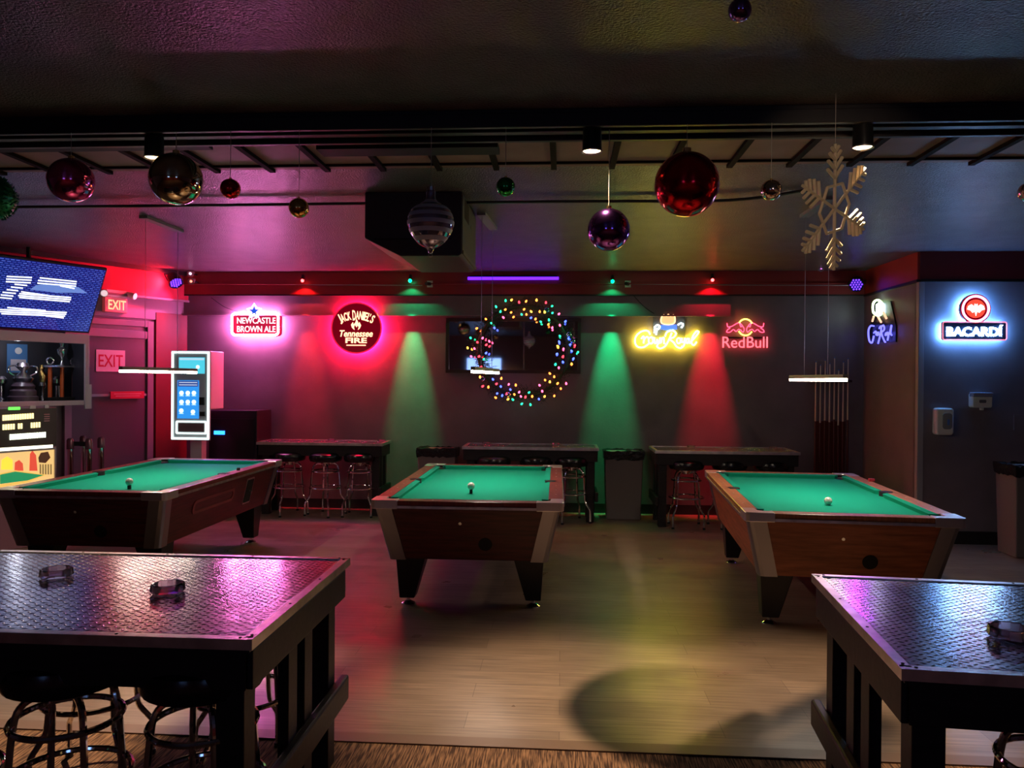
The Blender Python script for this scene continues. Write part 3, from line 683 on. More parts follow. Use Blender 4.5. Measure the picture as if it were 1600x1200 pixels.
# ---- round red sign
c = atY(559, 513, SIGN_Y); R = spx(c, 598, 513)[0]
t = thing('neon_sign', 'round dark red whiskey sign with glowing lettering and a flame', 'neon sign', (c.x, BACK-.005, c.z))
circ = lambda r, n=48: [(r*cos(2*pi*i/n), r*sin(2*pi*i/n)) for i in range(n)]
MB().prism(circ(R), .085, .115, RX).build('disc', mat('crimson_disc', (0.22, 0.0, 0.015), 0.25, emit=(1, 0, 0.04), es=0.13), t, bevel=.006)
MB().prism(circ(R*.92), .012, .084, RX).build('halo_rim', glow('red_halo_rim', (1.0, 0.004, 0.05), 240.0), t)
OU = circ(R*1.0); 
outline(MB(), circ(R*.985, 40), .008, -.116, True, 1).build('rim_tube', mat('dull_red_rim', (0.4, 0.02, 0.04), 0.3, emit=(1, 0.01, 0.05), es=0.8), t, smooth=True)
m_jd = glow('cream_letters', (1.0, 0.62, 0.38), 1.9)
tx = MB()
word = "JACK DANIEL'S"
v0 = []; total = 0; widths = {'J': .62, 'A': .8, 'C': .8, 'K': .82, ' ': .35, 'D': .8, 'N': .84, 'I': .42, 'E': .7, 'L': .66, "'": .3, 'S': .72}
tot = sum(widths[ch] for ch in word); arc = radians(60); ar = R*1.40; cz0 = -R*.90; a_ = arc/2
for ch in word:
    wd = widths[ch]/tot*arc; am = a_-wd/2; a_ -= wd
    if ch == ' ': continue
    hh = R*.33 if ch not in 'JD' else R*.40
    if ch == "'": hh = R*.12
    Mx = Matrix.Translation((ar*sin(-am), 0, cz0+ar*cos(am)-(0 if ch != "'" else -R*.12))) @ Matrix.Rotation(-am, 4, 'Y')
    fit(tx, ch, 0, 0, wd*ar*(.92 if ch != "'" else .5), hh, -.119, bold=.02, Mx=Mx)
fit(tx, 'Tennessee', 0, -R*.22, R*1.32, R*.26, -.119, bold=.02, shear=.25)
fit(tx, 'FIRE', 0, -R*.49, R*.85, R*.21, -.119, bold=.03)
tx.prism(rrect(R*.78, R*.04, R*.015, 2), .116, .121, RX @ Matrix.Translation((0, -R*.68, 0)))
fl = [(-.05, -.14), (-.13, -.07), (-.16, .02), (-.10, .10), (-.08, .02), (-.02, .10), (.0, .2), (.05, .12), (.06, .05), (.1, .1), (.15, .0), (.11, -.09), (.05, -.14), (.08, -.05), (.04, .0), (.01, -.06), (-.04, .02), (-.07, -.05)]
tx.prism([(x*R*1.3, y*R*1.3+R*.10) for x, y in fl], .116, .121, RX)
tx.build('lettering', m_jd, t)

# ---- yellow script sign with crown
def ZC(X, Y): return (940+X/5.333, 400+Y/5.333)
c = atY(1041, 525, SIGN_Y)
t = thing('neon_sign', 'yellow script neon sign with an orange and blue crown on a cushion', 'neon sign', (c.x, BACK-.005, c.z))
SCR = [[(405, 655), (385, 625), (335, 628), (290, 665), (278, 715), (300, 755), (350, 760), (400, 725)],
       [(330, 690), (352, 668), (350, 728), (356, 695), (378, 672), (388, 684)],
       [(412, 675), (394, 690), (396, 722), (416, 730), (430, 705), (420, 680), (412, 675), (436, 684)],
       [(442, 680), (440, 720), (454, 726), (464, 695), (468, 724), (482, 722), (486, 680)],
       [(496, 680), (494, 728), (504, 688), (520, 684), (520, 726), (530, 728)],
       [(585, 640), (560, 700), (530, 750), (490, 770), (462, 755), (470, 735)],
       [(530, 672), (545, 635), (590, 622), (620, 645), (600, 678), (565, 690), (600, 720), (625, 755), (660, 768), (672, 748)],
       [(645, 682), (628, 696), (632, 724), (652, 724), (660, 700), (645, 682)],
       [(668, 682), (668, 716), (686, 714), (694, 682), (688, 740), (668, 764)],
       [(724, 686), (706, 696), (706, 722), (722, 722), (730, 686), (730, 726), (744, 716)],
       [(744, 716), (785, 670), (808, 635), (790, 628), (760, 670), (750, 725), (770, 742), (792, 715)]]
tb = MB()
for sk in SCR:
    pts = [spx(c, *ZC(X, Y)) for X, Y in sk]; outline(tb, pts, .0095, -.045, False, 4)
tb.build('script_tube', glow('yellow_neon', (1.0, 0.84, 0.06), 34.0), t, smooth=True)
m_or = glow('orange_neon', (1.0, 0.42, 0.18), 1.5); m_bl = glow('deep_blue_neon', (0.08, 0.2, 0.9), 1.4); m_wh = glow('white_neon', (0.75, 0.95, 1.0), 12.0)
def cl(pts): return [spx(c, *ZC(X, Y)) for X, Y in pts]
MB().prism(cl([(500, 560), (495, 520), (515, 492), (540, 500), (555, 488), (575, 500), (600, 492), (612, 520), (605, 560), (555, 572)])[::-1], .03, .045, RX).build('crown', m_or, t)
outline(MB(), cl([(500, 560), (495, 520), (515, 492), (540, 500), (555, 488), (575, 500), (600, 492), (612, 520), (605, 560), (555, 572)]), .007, -.05, True, 3).build('crown_tube', glow('orange_tube', (1.0, 0.5, 0.22), 3.0), t)
MB().prism(cl([(490, 575), (555, 568), (625, 572), (630, 612), (555, 622), (492, 610)])[::-1], .03, .045, RX).build('cushion', m_bl, t)
tas = MB()
for pts in ([(440, 595), (465, 575), (485, 590), (470, 612)], [(635, 575), (660, 560), (680, 572), (665, 598)], [(445, 600), (440, 640)], [(460, 600), (455, 655)]): outline(tas, cl(pts), .008, -.045)
tas.build('tassel', m_wh, t)
MB().prism(cl([(430, 480), (700, 480), (700, 680), (430, 680)])[::-1], .0, .012, RX).build('backing', mat('clear_backing', (0.08, 0.08, 0.09), 0.2), t)

# ---- red bull-shaped sign
c = atY(1164, 524, SIGN_Y)
t = thing('neon_sign', 'red neon sign of two charging bulls before a yellow sun over red lettering', 'neon sign', (c.x, BACK-.005, c.z))
tb = MB()
A_ = [(1045, 560), (1052, 590), (1085, 586), (1120, 566), (1148, 556), (1172, 580), (1188, 610), (1178, 636), (1160, 618), (1140, 612), (1120, 630), (1098, 612), (1072, 634), (1042, 634), (1052, 612), (1070, 600), (1052, 590)]
outline(tb, cl(A_), .0055, -.045, False, 3); outline(tb, cl([(2396-x, y) for x, y in A_]), .0055, -.045, False, 3)
outline(tb, cl([(1150, 560), (1160, 590), (1172, 580)]), .0055, -.045); outline(tb, cl([(1246, 560), (1236, 590), (1224, 580)]), .0055, -.045)
tb.build('bull_tubes', glow('red_neon', (1.0, 0.04, 0.09), 6.0), t, smooth=True)
tb = MB()
for a0, a1 in ((28, 152), (208, 332)):
    outline(tb, cl([(1198+62*cos(radians(a)), 594-68*sin(radians(a))) for a in range(a0, a1+1, 12)]), .009, -.05, False, 2)
tb.build('sun_tube', glow('amber_neon', (1.0, 0.72, 0.10), 4.5), t, smooth=True)
tx = MB(); q0 = spx(c, *ZC(1008, 672)); q1 = spx(c, *ZC(1192, 765)); fit(tx, 'Red', (q0[0]+q1[0])/2, (q0[1]+q1[1])/2, q1[0]-q0[0], q0[1]-q1[1], -.045, bold=.0)
q0 = spx(c, *ZC(1212, 672)); q1 = spx(c, *ZC(1385, 765)); fit(tx, 'Bull', (q0[0]+q1[0])/2, (q0[1]+q1[1])/2, q1[0]-q0[0], q0[1]-q1[1], -.045, bold=.0)
tx.build('lettering', glow('red_letter_neon', (1.0, 0.10, 0.13), 3.0), t)
tb = MB()
for xx in (1045, 1120, 1240, 1330): q = spx(c, *ZC(xx, 700)); tb.cyl((q[0], 0, q[1]), (q[0], -.045, q[1]), .004, n=6)
q0 = spx(c, *ZC(1015, 720)); q1 = spx(c, *ZC(1380, 640)); tb.box(((q0[0]+q1[0])/2, -.006, (q0[1]+q1[1])/2), (q1[0]-q0[0], .012, .02)); tb.build('bracket', m_blackp, t)

# ---- bat sign on the right wall
SY = RYW-.05; c = atY(1521, 505, SY)
t = thing('neon_sign', 'white lettered rum sign with a red ring and bat, haloed pale blue', 'neon sign', (c.x, RYW-.004, c.z))
A = spx(c, 1470, 503, SY); B = spx(c, 1570, 532, SY); W_, H_ = B[0]-A[0], A[1]-B[1]; mx, mz = (A[0]+B[0])/2, (A[1]+B[1])/2
O = spx(c, 1521, 483, SY); R = spx(c, 1545, 483, SY)[0]-O[0]
MB().prism([(mx+p[0], mz+p[1]) for p in rrect(W_, H_, .02)], .05, .08, RX).build('plate', mat('navy_plate', (0.01, 0.015, 0.04), 0.3), t)
MB().prism([(mx+p[0]*.97, mz+p[1]*.93) for p in rrect(W_, H_, .02)], .01, .05, RX).build('halo_panel', glow('ice_blue_halo', (0.12, 0.40, 1.0), 65.0), t)
MB().prism([(O[0]+p[0]*.93, O[1]+p[1]*.93) for p in circ(R)], .01, .05, RX).build('halo_disc', glow('ice_blue_halo', (0.12, 0.40, 1.0), 65.0), t)
MB().prism([(O[0]+p[0], O[1]+p[1]) for p in circ(R)], .0505, .085, RX).build('disc', mat('dark_red_ring', (0.12, 0.0, 0.01), 0.3), t)
outline(MB(), [(mx+p[0]*.99, mz+p[1]*.97) for p in rrect(W_, H_, .02)], .006, -.084, True, 1).build('plate_edge', glow('pink_edge', (1.0, 0.25, 0.35), 1.0), t)
outline(MB(), [(O[0]+p[0]*.84, O[1]+p[1]*.84) for p in circ(R, 36)], .012, -.09, True, 1).build('ring_tube', glow('rose_neon', (1.0, 0.15, 0.28), 8.0), t, smooth=True)
MB().prism([(O[0]+p[0], O[1]+p[1]) for p in circ(R*.62)], .086, .092, RX).build('emblem_disc', glow('orange_red_disc', (1.0, 0.09, 0.05), 0.9), t)
bat = [(0, -.5), (.08, -.2), (.22, -.28), (.36, -.12), (.58, -.05), (.5, .18), (.3, .30), (.12, .16), (.08, .34), (0, .26)]
bat = bat+[(-x, y) for x, y in bat[::-1][1:-1]]
MB().prism([(O[0]+x*R, O[1]+y*R) for x, y in bat], .0925, .097, RX).build('bat_emblem', glow('white_bat', (1.0, 0.95, 0.95), 1.6), t)
tx = MB(); fit(tx, 'BACARDÍ', mx, mz+H_*.02, W_*.87, H_*.62, -.088, bold=.03); tx.build('lettering', glow('cool_white_letters', (0.28, 0.58, 1.0), 75.0), t)

# ---- small script sign on the side of the right wall (faces left)
def sideX(px, py, X=RXW-.05):
    d = ray(px, py); return Vector((0, 0, EYE))+d*(X/d.x)
c = sideX(1376, 503)
t = thing('neon_sign', 'small violet-blue script neon sign with a pale crown on the side wall', 'neon sign', (RXW-.005, c.y, c.z), -pi/2)
def zz(X, Y): return (1220+X*380/1600, 380+Y*285/1200)
def sl(pts):
    out = []
    for X, Y in pts: q = sideX(*zz(X, Y)); out.append((c.y-q.y, q.z-c.z))
    return out
tb = MB()
for sk in ([(612, 545), (590, 545), (576, 580), (582, 640), (600, 655), (612, 610)], [(612, 590), (625, 580), (628, 605)], [(636, 585), (632, 605), (645, 600), (640, 585)], [(640, 660), (655, 600), (662, 545), (648, 560), (675, 540), (680, 570), (662, 590), (680, 640), (688, 650)],
           [(692, 590), (688, 605), (698, 600), (692, 590)], [(700, 585), (706, 605), (712, 585), (702, 640)], [(716, 600), (728, 540), (722, 590), (730, 605)]):
    outline(tb, sl(sk), .010, -.045, False, 3)
tb.build('script_tube', glow('violet_neon', (0.12, 0.12, 1.0), 3.0), t, smooth=True)
outline(MB(), sl([(612, 455), (610, 400), (632, 375), (662, 385), (670, 420), (664, 465), (640, 475)]), .014, -.05, True, 3).build('crown_tube', glow('pale_green_neon', (0.7, 1.0, 0.5), 3.0), t, smooth=True)
MB().prism(sl([(622, 460), (622, 405), (640, 390), (656, 405), (656, 460)])[::-1], .02, .04, RX).build('crown_panel', m_wh, t)
tb = MB(); outline(tb, sl([(612, 480), (602, 515)]), .012, -.045); outline(tb, sl([(640, 485), (660, 520)]), .012, -.045); outline(tb, sl([(675, 455), (695, 495)]), .012, -.045); tb.build('tassel', glow('peach_neon', (1.0, 0.5, 0.3), 1.5), t)
MB().prism(sl([(600, 380), (700, 380), (735, 540), (735, 650), (570, 650), (570, 540)])[::-1], .0, .012, RX).build('backing', m_blackp, t)

# ------------------------------------------------------------------ framed mirror
a = atY(697, 497, BACK-.03); b_ = atY(907, 584, BACK-.03)
t = thing('wall_mirror', 'wide dark framed mirror on the back wall behind the lit wreath', 'mirror', ((a.x+b_.x)/2, BACK-.002, (a.z+b_.z)/2))
w, h = (b_.x-a.x)/2, (a.z-b_.z)/2; f = .04
MB().box((0, -.012, 0), (2*w-f, .02, 2*h-f)).build('mirror_glass', mat('mirror_glass', (0.72, 0.68, 0.7), 0.03, 1.0), t)
fr = MB()
for c_, s_ in (((0, -.02, h-f/2), (2*w, .04, f)), ((0, -.02, -h+f/2), (2*w, .04, f)), ((-w+f/2, -.02, 0), (f, .04, 2*h-2*f)), ((w-f/2, -.02, 0), (f, .04, 2*h-2*f))): fr.box(c_, s_)
fr.build('frame', mat('dark_frame_wood', (0.035, 0.018, 0.015), 0.4), t)

# ------------------------------------------------------------------ lit wreath
c = atY(817, 549, BACK-.15)
t = thing('christmas_wreath', 'large round wreath with multicoloured fairy lights hanging over the mirror', 'wreath', (c.x, BACK-.13, c.z))
rnd = random.Random(5); Rm = .555
fo = MB()
for i in range(2600):
    a = rnd.uniform(0, 2*pi); rr = Rm+rnd.gauss(0, .045); y = rnd.gauss(0, .03)
    wob = .02*sin(5*a)
    p = Vector(((rr+wob)*cos(a), max(-.1, min(.08, y)), (rr+wob)*sin(a)))
    d = Vector((rnd.gauss(0, 1), rnd.gauss(0, .7), rnd.gauss(0, 1))).normalized()*rnd.uniform(.04, .09)
    q = p+d; q.y = min(q.y, .1); s_ = d.cross(Vector((0, 1, .2))).normalized()*.003
    fo._add([p-s_, p+s_, q], [(0, 1, 2)])
fo.tube([(Rm*cos(2*pi*i/40), 0, Rm*sin(2*pi*i/40)) for i in range(40)], .02, 6, closed=True)
fo.build('foliage', mat('dark_pine', (0.012, 0.045, 0.018), 0.6), t)
BC = [('red', (1.0, 0.03, 0.05)), ('green', (0.01, 0.5, 0.2)), ('blue', (0.05, 0.09, 1.0)), ('orange', (1.0, 0.20, 0.03)), ('yellow', (1.0, 0.38, 0.04)), ('pink', (1.0, 0.08, 0.2))]
bulbs = []
for nm, col in BC:
    mb = MB().lathe([(0, -.016), (.010, -.011), (.013, 0), (.009, .014), (0, .022)], n=8); me = mb.build('light_bulb', glow(nm+'_bulb_glow', col, 6.0), t, smooth=True); bulbs.append(me)
spots = []
tries = 0
while len(spots) < 100 and tries < 20000:
    tries += 1
    a = rnd.uniform(0, 2*pi); dens = 1.0
    if 3.3 < a < 4.0: dens = .45
    if rnd.random() > dens: continue
    rr = Rm+rnd.uniform(-.14, .12); p = (rr*cos(a), -.10+rnd.uniform(-.03, .02), rr*sin(a))
    if all((p[0]-q[0])**2+(p[2]-q[2])**2 > .055**2 for q in spots): spots.append(p)
for i, p in enumerate(spots):
    k = rnd.randrange(6)
    o = bulbs[i] if i < 6 else bulbs[k].copy()
    if i >= 6: COL.objects.link(o); o.parent = t
    o.location = p; o.rotation_euler = (rnd.uniform(-1, 1), rnd.uniform(-1, 1), 0)
for a, rr, col in ((60, .58, (0.1, 0.6, 0.6)), (20, .60, (0.3, 0.7, 0.9)), (215, .60, (0.5, 0.5, 0.8)), (252, .56, (0.8, 0.6, 0.6)), (12, .62, (.2, .5, .8))):
    MB().ball((rr*cos(radians(a)), -.09, rr*sin(radians(a))), .035, 16).build('bauble', mat('bauble_%d' % a, col, 0.06, 1.0), t, smooth=True)

# ------------------------------------------------------------------ purple tube light on the soffit
a = atY(731, 435, SOF-.05); b_ = atY(873, 436, SOF-.05)
t = thing('tube_light', 'long violet tube light on the red soffit above the wreath', 'tube light', ((a.x+b_.x)/2, SOF-.001, a.z)); w = (b_.x-a.x)/2
MB().box((0, -.02, .02), (2*w*.96, .04, .035)).build('housing', m_blackp, t)
MB().cyl((-w, -.05, 0), (w, -.05, 0), .018, n=12).build('tube', glow('violet_tube', (0.13, 0.015, 1.0), 2.6), t, smooth=True)

# ------------------------------------------------------------------ soffit spots washing the wall
for i, (px, py, col, nm, e) in enumerate(((473, 438, (1.0, 0.03, 0.03), 'red', 360), (641, 438, (0.0, 1.0, 0.28), 'green', 380), (957, 439, (0.0, 1.0, 0.28), 'green', 480), (1113, 437, (1.0, 0.01, 0.04), 'red', 600))):
    p = atY(px, py, SOF-.09)
    where = ('left of the round red sign', 'right of the round red sign', 'left of the yellow script sign', 'above the red bull-shaped sign')[i]
    t = thing('wall_spotlight', 'small %s wall-washer spotlight on the soffit, %s' % (nm, where), 'spotlight', (p.x, p.y, p.z), 0, 'coloured wall washers')
    MB().cyl((0, 0, -.0), (0, .01, .07), .022, .018, 14).build('lamp_body', m_blackp, t, smooth=True)
    MB().cyl((0, 0, .06), (0, .089, .06), .006, n=8).build('bracket', m_blackp, t)
    MB().ball((0, -.012, -.006), .020, 14).build('lens', glow(nm+'_lens', col, 22.0), t, smooth=True)
    o = lamp('spot_spill', 'SPOT', (0, -.01, -.032), 13.0, col, spot_size=radians(125), spot_blend=.5, shadow_soft_size=.008); o.parent = t
    o = lamp('spot_beam', 'SPOT', (0, -.02, -.03), e, col, spot_size=radians(27), spot_blend=.9, shadow_soft_size=.012)
    o.parent = t; o.rotation_euler = Vector((0, .16, -1)).to_track_quat('-Z', 'Y').to_euler()

# ------------------------------------------------------------------ cameras
for px, py, lb in ((672, 444, 'small white security camera on the soffit right of the round sign'), (981, 444, 'small security camera on the soffit left of the yellow script sign')):
    p = atY(px, py, SOF); t = thing('security_camera', lb, 'camera', (p.x, SOF, p.z))
    MB().box((0, -.01, 0), (.07, .02, .08)).build('mount_plate', m_white, t); MB().cyl((0, -.02, 0), (-.03, -.10, -.005), .022, n=14).build('camera_body', m_blackp, t, smooth=True)

# ------------------------------------------------------------------ PAR lights
def par(loc, aim, label, e, sz=.085):
    t = thing('par_light', label, 'stage light', loc, 0)
    q = (Vector(aim)-Vector(loc)).to_track_quat('Z', 'Y').to_matrix().to_4x4()
    MB().lathe([(0, -.12), (sz*.8, -.12), (sz, -.02), (sz, .01), (sz*.93, .01), (sz*.93, -.01), (0, -.01)], n=24, Mx=q).build('housing', m_blackp, t, smooth=True)
    ld = MB(); k = 0
    for i in range(-2, 3):
        for j in range(-2, 3):
            x, y = (i+(j % 2)*.5)*sz*.36, j*sz*.33
            if x*x+y*y < (sz*.82)**2: ld.lathe([(0, .006), (sz*.11, .002), (sz*.11, -.01), (0, -.01)], (x, y, 0), 8, Mx=q)
    ld.build('led_array', glow('violet_leds', (0.12, 0.03, 1.0), 3.5), t)
    MB().tube([q @ Vector((-sz-.01, 0, -.03)), q @ Vector((-sz-.01, 0, -.15)), q @ Vector((sz+.01, 0, -.15)), q @ Vector((sz+.01, 0, -.03))], .006, 6).build('yoke', m_blackp, t)
    o = lamp('par_beam', 'SPOT', (0, 0, 0), e, (0.55, 0.05, 1.0), spot_size=radians(46), spot_blend=.7, shadow_soft_size=.06); o.parent = t
    o.matrix_parent_inverse.identity(); o.rotation_euler = (Vector(aim)-Vector(loc)).to_track_quat('-Z', 'Y').to_euler(); o.location = (Vector(aim)-Vector(loc)).normalized()*.05
    return t
p = atY(275, 442, 9.05); par(p, (-2.55, 7.5, 0), 'violet LED stage light in the corner left of the red soffit', 150)
p = atY(1338, 445, 9.3); par(p, (0.8, 4.0, 0.0), 'violet LED stage light in the right corner of the soffit', 25)
for px, py, lb, col in ((299, 427, 'small upper spotlight beside the left violet stage light', (1.0, 0.6, 0.9)), (300, 439, 'small lower spotlight beside the left violet stage light', (1.0, 0.25, 0.15)), (1282, 418, 'small pink-lensed spotlight on the soffit above the cue rack', (0.9, 0.25, 1.0))):
    p = atY(px, py, SOF-.14); t = thing('small_spotlight', lb, 'spotlight', p)
    MB().cyl((0, .14, .0), (0, .02, .0), .012, n=8).build('arm', m_blackp, t); MB().lathe([(0, -.05), (.025, -.05), (.042, .03), (.036, .03), (0, .01)], n=16, Mx=Matrix.Rotation(radians(115), 4, 'X')).build('lamp_body', m_grey, t, smooth=True)
    MB().ball((0, -.028, -.008), .016, 12).build('lens', glow('lens_%d' % px, col, 2.5), t, smooth=True)
    if px < 310:
        aim = wl(.9, 0, 1.75) if px == 299 else wl(1.3, 0, 2.75)
        o = lamp('spot_beam', 'SPOT', (0, -.06, 0), 110 if px == 299 else 160, (1.0, .12, .42) if px == 299 else (1.0, .02, .05), spot_size=radians(62) if px == 299 else radians(80), spot_blend=.6, shadow_soft_size=.03)
        o.parent = t; o.rotation_euler = (aim-p).to_track_quat('-Z', 'Y').to_euler()

# ------------------------------------------------------------------ linear pendants
def pendant(cx, cyy, z, rz, label, px_plate=None):
    t = thing('linear_pendant', label, 'pendant lamp', (cx, cyy, z), rz, 'slim bar pendants above the pool tables')
    L = 1.25
    MB().box((0, 0, .018), (.035, L, .028)).build('housing', mat('white_housing', (0.35, 0.3, 0.28), 0.4), t, bevel=.003)
    MB().box((0, 0, -.006), (.03, L-.01, .02)).build('led_strip', glow('warm_led', (1.0, 0.80, 0.62), 40.0), t)
    o = lamp('led_beam', 'AREA', (0, 0, -.0175), 8.5, (1.0, 0.86, 0.74), shape='RECTANGLE', size=.028, size_y=L-.02, spread=radians(140)); o.parent = t
    w_ = MB()
    for s_ in (-.27, .27): w_.cyl((0, s_, .03), (0, s_, CEIL-z-.02), .0022, n=6)
    w_.build('cable', m_wire, t)
    MB().box((0, 0, CEIL-z-.012), (.07, .62, .024)).build('ceiling_plate', mat('plate_grey', (0.3, 0.28, 0.32), 0.4), t)
pendant(-3.48, 6.48, 1.70, 0, 'slim glowing bar pendant above the left pool table')
pendant(-.635, 6.45, 1.715, radians(-4), 'slim glowing bar pendant above the middle pool table')
pendant(1.93, 6.0, 1.67, 0, 'slim glowing bar pendant above the oak pool table')

# ------------------------------------------------------------------ left wall: door and signs
RZL = radians(62)
def LT(px, py, off=0): return onwall(px, py, off)
def lthing(name, label, cat, t0, z, off=0, group=None):
    return thing(name, label, cat, wl(t0, off, z), RZL, group)
t1, zt = LT(236, 500); t2, _ = LT(132, 495)
tl = t2+.25; wD = tl-t1
d = lthing('door_1', 'dark exit door', 'door', (t1+tl)/2, 0); del d['label'], d['category']; struct(d)
_, zh = LT(190, 500); _, zd = LT(190, 526); _, zk = LT(190, 518)
fr = MB(); hw = wD/2
for c_, s_ in (((-hw+.04, -.03, zh/2), (.08, .06, zh)), ((hw-.04, -.03, zh/2), (.08, .06, zh)), ((0, -.03, zh-.035), (wD-.16, .06, .07)), ((0, -.028, (zk+zd)/2), (wD-.16, .056, zk-zd+.03))): fr.box(c_, s_)
struct(fr.build('door_frame', m_frame, d, bevel=.004))
struct(MB().box((0, -.012, (zh+zd)/2), (wD-.14, .02, zh-zd)).build('transom_panel', m_frame, d))
struct(MB().box((.0, -.02, zd/2), (wD-.17, .03, zd-.01)).build('door_leaf', m_doorp, d, bevel=.003))
tt, zb = LT(196, 617, .06)
lx = (t1+tl)/2-tt
pb = MB(); pb.box((lx-.25, -.075, zb), (1.0, .03, .028)); pb.box((lx+.18, -.055, zb), (.03, .04, .06)); struct(pb.build('push_bar', m_alu, d))
lb = MB().box((lx, -.098, zb), (.42, .02, .085)).build('alarm_box', mat('red_box', (0.6, 0.02, 0.05), 0.4), d); struct(lb)
tx = MB(); tx.box((lx, -.109, zb+.014), (.34, .002, .008)); tx.box((lx, -.109, zb-.012), (.30, .002, .008)); struct(tx.build('alarm_lettering', mat('faded_pink_print', (.75, .3, .32), .5), d))
# red pillar right of the door
tp1, _ = LT(240, 600); tp0 = max(0.0, LT(268, 600)[0])
wall_slab('trim_19', -.02, max(.1, tp1), 0, 2.45, .05, mat('maroon_pillar', (0.18, 0.02, 0.02), 0.45), .06)
wall_slab('trim_20', 0, 7, 2.36, 2.62, .04, mat('mauve_panel', (0.28, 0.22, 0.27), 0.45), .04)
# paper EXIT sign on the door
ta, za = LT(151, 546, .05); tb_, zb2 = LT(196, 581, .05)
s_ = lthing('exit_plate', 'rectangular pink-lit EXIT sign with red letters fixed on the door', 'sign', (ta+tb_)/2, (za+zb2)/2, .036)
w, h = ta-tb_, za-zb2
MB().box((0, -.003, 0), (w, .006, h)).build('plate', mat('pale_plate', (0.75, 0.5, 0.52), 0.4), s_)
tx = MB(); fit(tx, 'EXIT', 0, 0, w*.84, h*.56, -.0075, bold=.01, ex=.001); tx.build('lettering', mat('sign_red', (0.55, 0.0, 0.03), 0.4), s_)
# lit EXIT box with emergency heads
ta, za = LT(168, 463, .15); tb_, zb2 = LT(203, 489, .15)
s_ = lthing('exit_sign', 'lit EXIT box with two emergency lamp heads above the door', 'exit sign', (ta+tb_)/2, (za+zb2)/2, .0)
w, h = ta-tb_, za-zb2
MB().box((0, -.07, 0), (w, .06, h)).build('sign_box', mat('exit_face', (0.75, 0.3, 0.3), 0.4, emit=(1, .1, .1), es=.15), s_, bevel=.004)
tx = MB(); fit(tx, 'EXIT', .01, 0, w*.78, h*.66, -.102, bold=.012, ex=.001); tx.build('lettering', glow('exit_letters', (1.0, 0.55, 0.25), 1.4), s_)
MB().box((0, -.06, h/2+.045), (w*.9, .10, .085)).build('battery_box', m_white, s_, bevel=.006)
MB().box((0, -.02, 0), (w*.5, .04, h*.5)).build('wall_mount', m_blackp, s_)
for k in (-1, 1):
    hd = MB().cyl((k*(w*.5+.0), -.09, h/2+.06), (k*(w*.5+.05), -.17, h/2+.03), .028, .042, 16).build('lamp_head', m_white, s_, smooth=True)
    MB().cyl((k*(w*.5+.05), -.17, h/2+.03), (k*(w*.5+.052), -.174, h/2+.029), .036, n=16).build('lens', glow('soft_lens', (1.0, 0.8, 0.85), .7), hd)

# ------------------------------------------------------------------ television
off_b = .16
def plane_pt(px, py, off): t_, z_ = LT(px, py, off); return t_, z_
tb0, zb0 = plane_pt(139, 521, off_b)
best = min(((abs(plane_pt(168, 420, o/100)[0]-tb0), o/100) for o in range(10, 80)), key=lambda v: v[0]); off_t = best[1]
zt0 = plane_pt(168, 420, off_t)[1]
TVW = 1.24
BRp = wl(tb0, off_b, zb0); TRp = wl(tb0, off_t, zt0); TLp = wl(tb0+TVW, off_t, zt0+.0); BLp = wl(tb0+TVW, off_b, zb0)
upv = (TRp-BRp); TVH = upv.length; upv.normalize(); rv = (BRp-BLp).normalized(); nv = rv.cross(upv).normalized()  # faces the room
if nv.dot(NW) < 0: nv = -nv
tv = thing('television', 'wide flat television tilted down from the left wall, blue screen', 'television', (BRp+TRp+TLp+BLp)/4)
Mt = Matrix((rv, upv, nv)).transposed().to_4x4()
def tvm(): return Mt
MB().box((0, 0, -.02), (TVW, TVH, .04), Mx=Mt).build('case', m_blackp, tv, bevel=.004)
def screen_mat():
    m = bpy.data.materials.new('blue_screen'); m.use_nodes = True; nt = m.node_tree; b = nt.nodes['Principled BSDF']; L = nt.links.new
    b.inputs['Base Color'].default_value = (0.01, 0.01, 0.02, 1); b.inputs['Roughness'].default_value = .2
    tc = nt.nodes.new('ShaderNodeTexCoord'); mp = nt.nodes.new('ShaderNodeMapping'); mp.inputs['Rotation'].default_value = (0, 0, 0); mp.inputs['Scale'].default_value = (1, 1, 1)
    br = nt.nodes.new('ShaderNodeTexBrick'); br.inputs['Scale'].default_value = 1; br.inputs['Brick Width'].default_value = .05; br.inputs['Row Height'].default_value = .022; br.inputs['Mortar Size'].default_value = .0075; br.offset = .4
    br.inputs['Color1'].default_value = (.10, .17, .75, 1); br.inputs['Color2'].default_value = (.03, .06, .45, 1); br.inputs['Mortar'].default_value = (.004, .01, .16, 1)
    L(tc.outputs['UV'], br.inputs['Vector']); L(br.outputs['Color'], b.inputs['Emission Color']); b.inputs['Emission Strength'].default_value = 1.0
    return m
sw, sh = TVW-.03, TVH-.04
me = bpy.data.meshes.new('screen'); cs = [(-sw/2, -sh/2), (sw/2, -sh/2), (sw/2, sh/2), (-sw/2, sh/2)]
me.from_pydata([Mt @ Vector((x, y, z)) for z in (.001, .002) for x, y in cs], [], [(4, 5, 6, 7), (3, 2, 1, 0), (0, 1, 5, 4), (1, 2, 6, 5), (2, 3, 7, 6), (3, 0, 4, 7)])
uv = me.uv_layers.new(name='UVMap')
for pl in me.polygons:
    for li in pl.loop_indices:
        vi = me.loops[li].vertex_index % 4; uv.data[li].uv = cs[vi]
me.materials.append(screen_mat()); so = bpy.data.objects.new('screen', me); COL.objects.link(so); so.parent = tv
TC = tv.location.copy(); Mi = Mt.inverted()
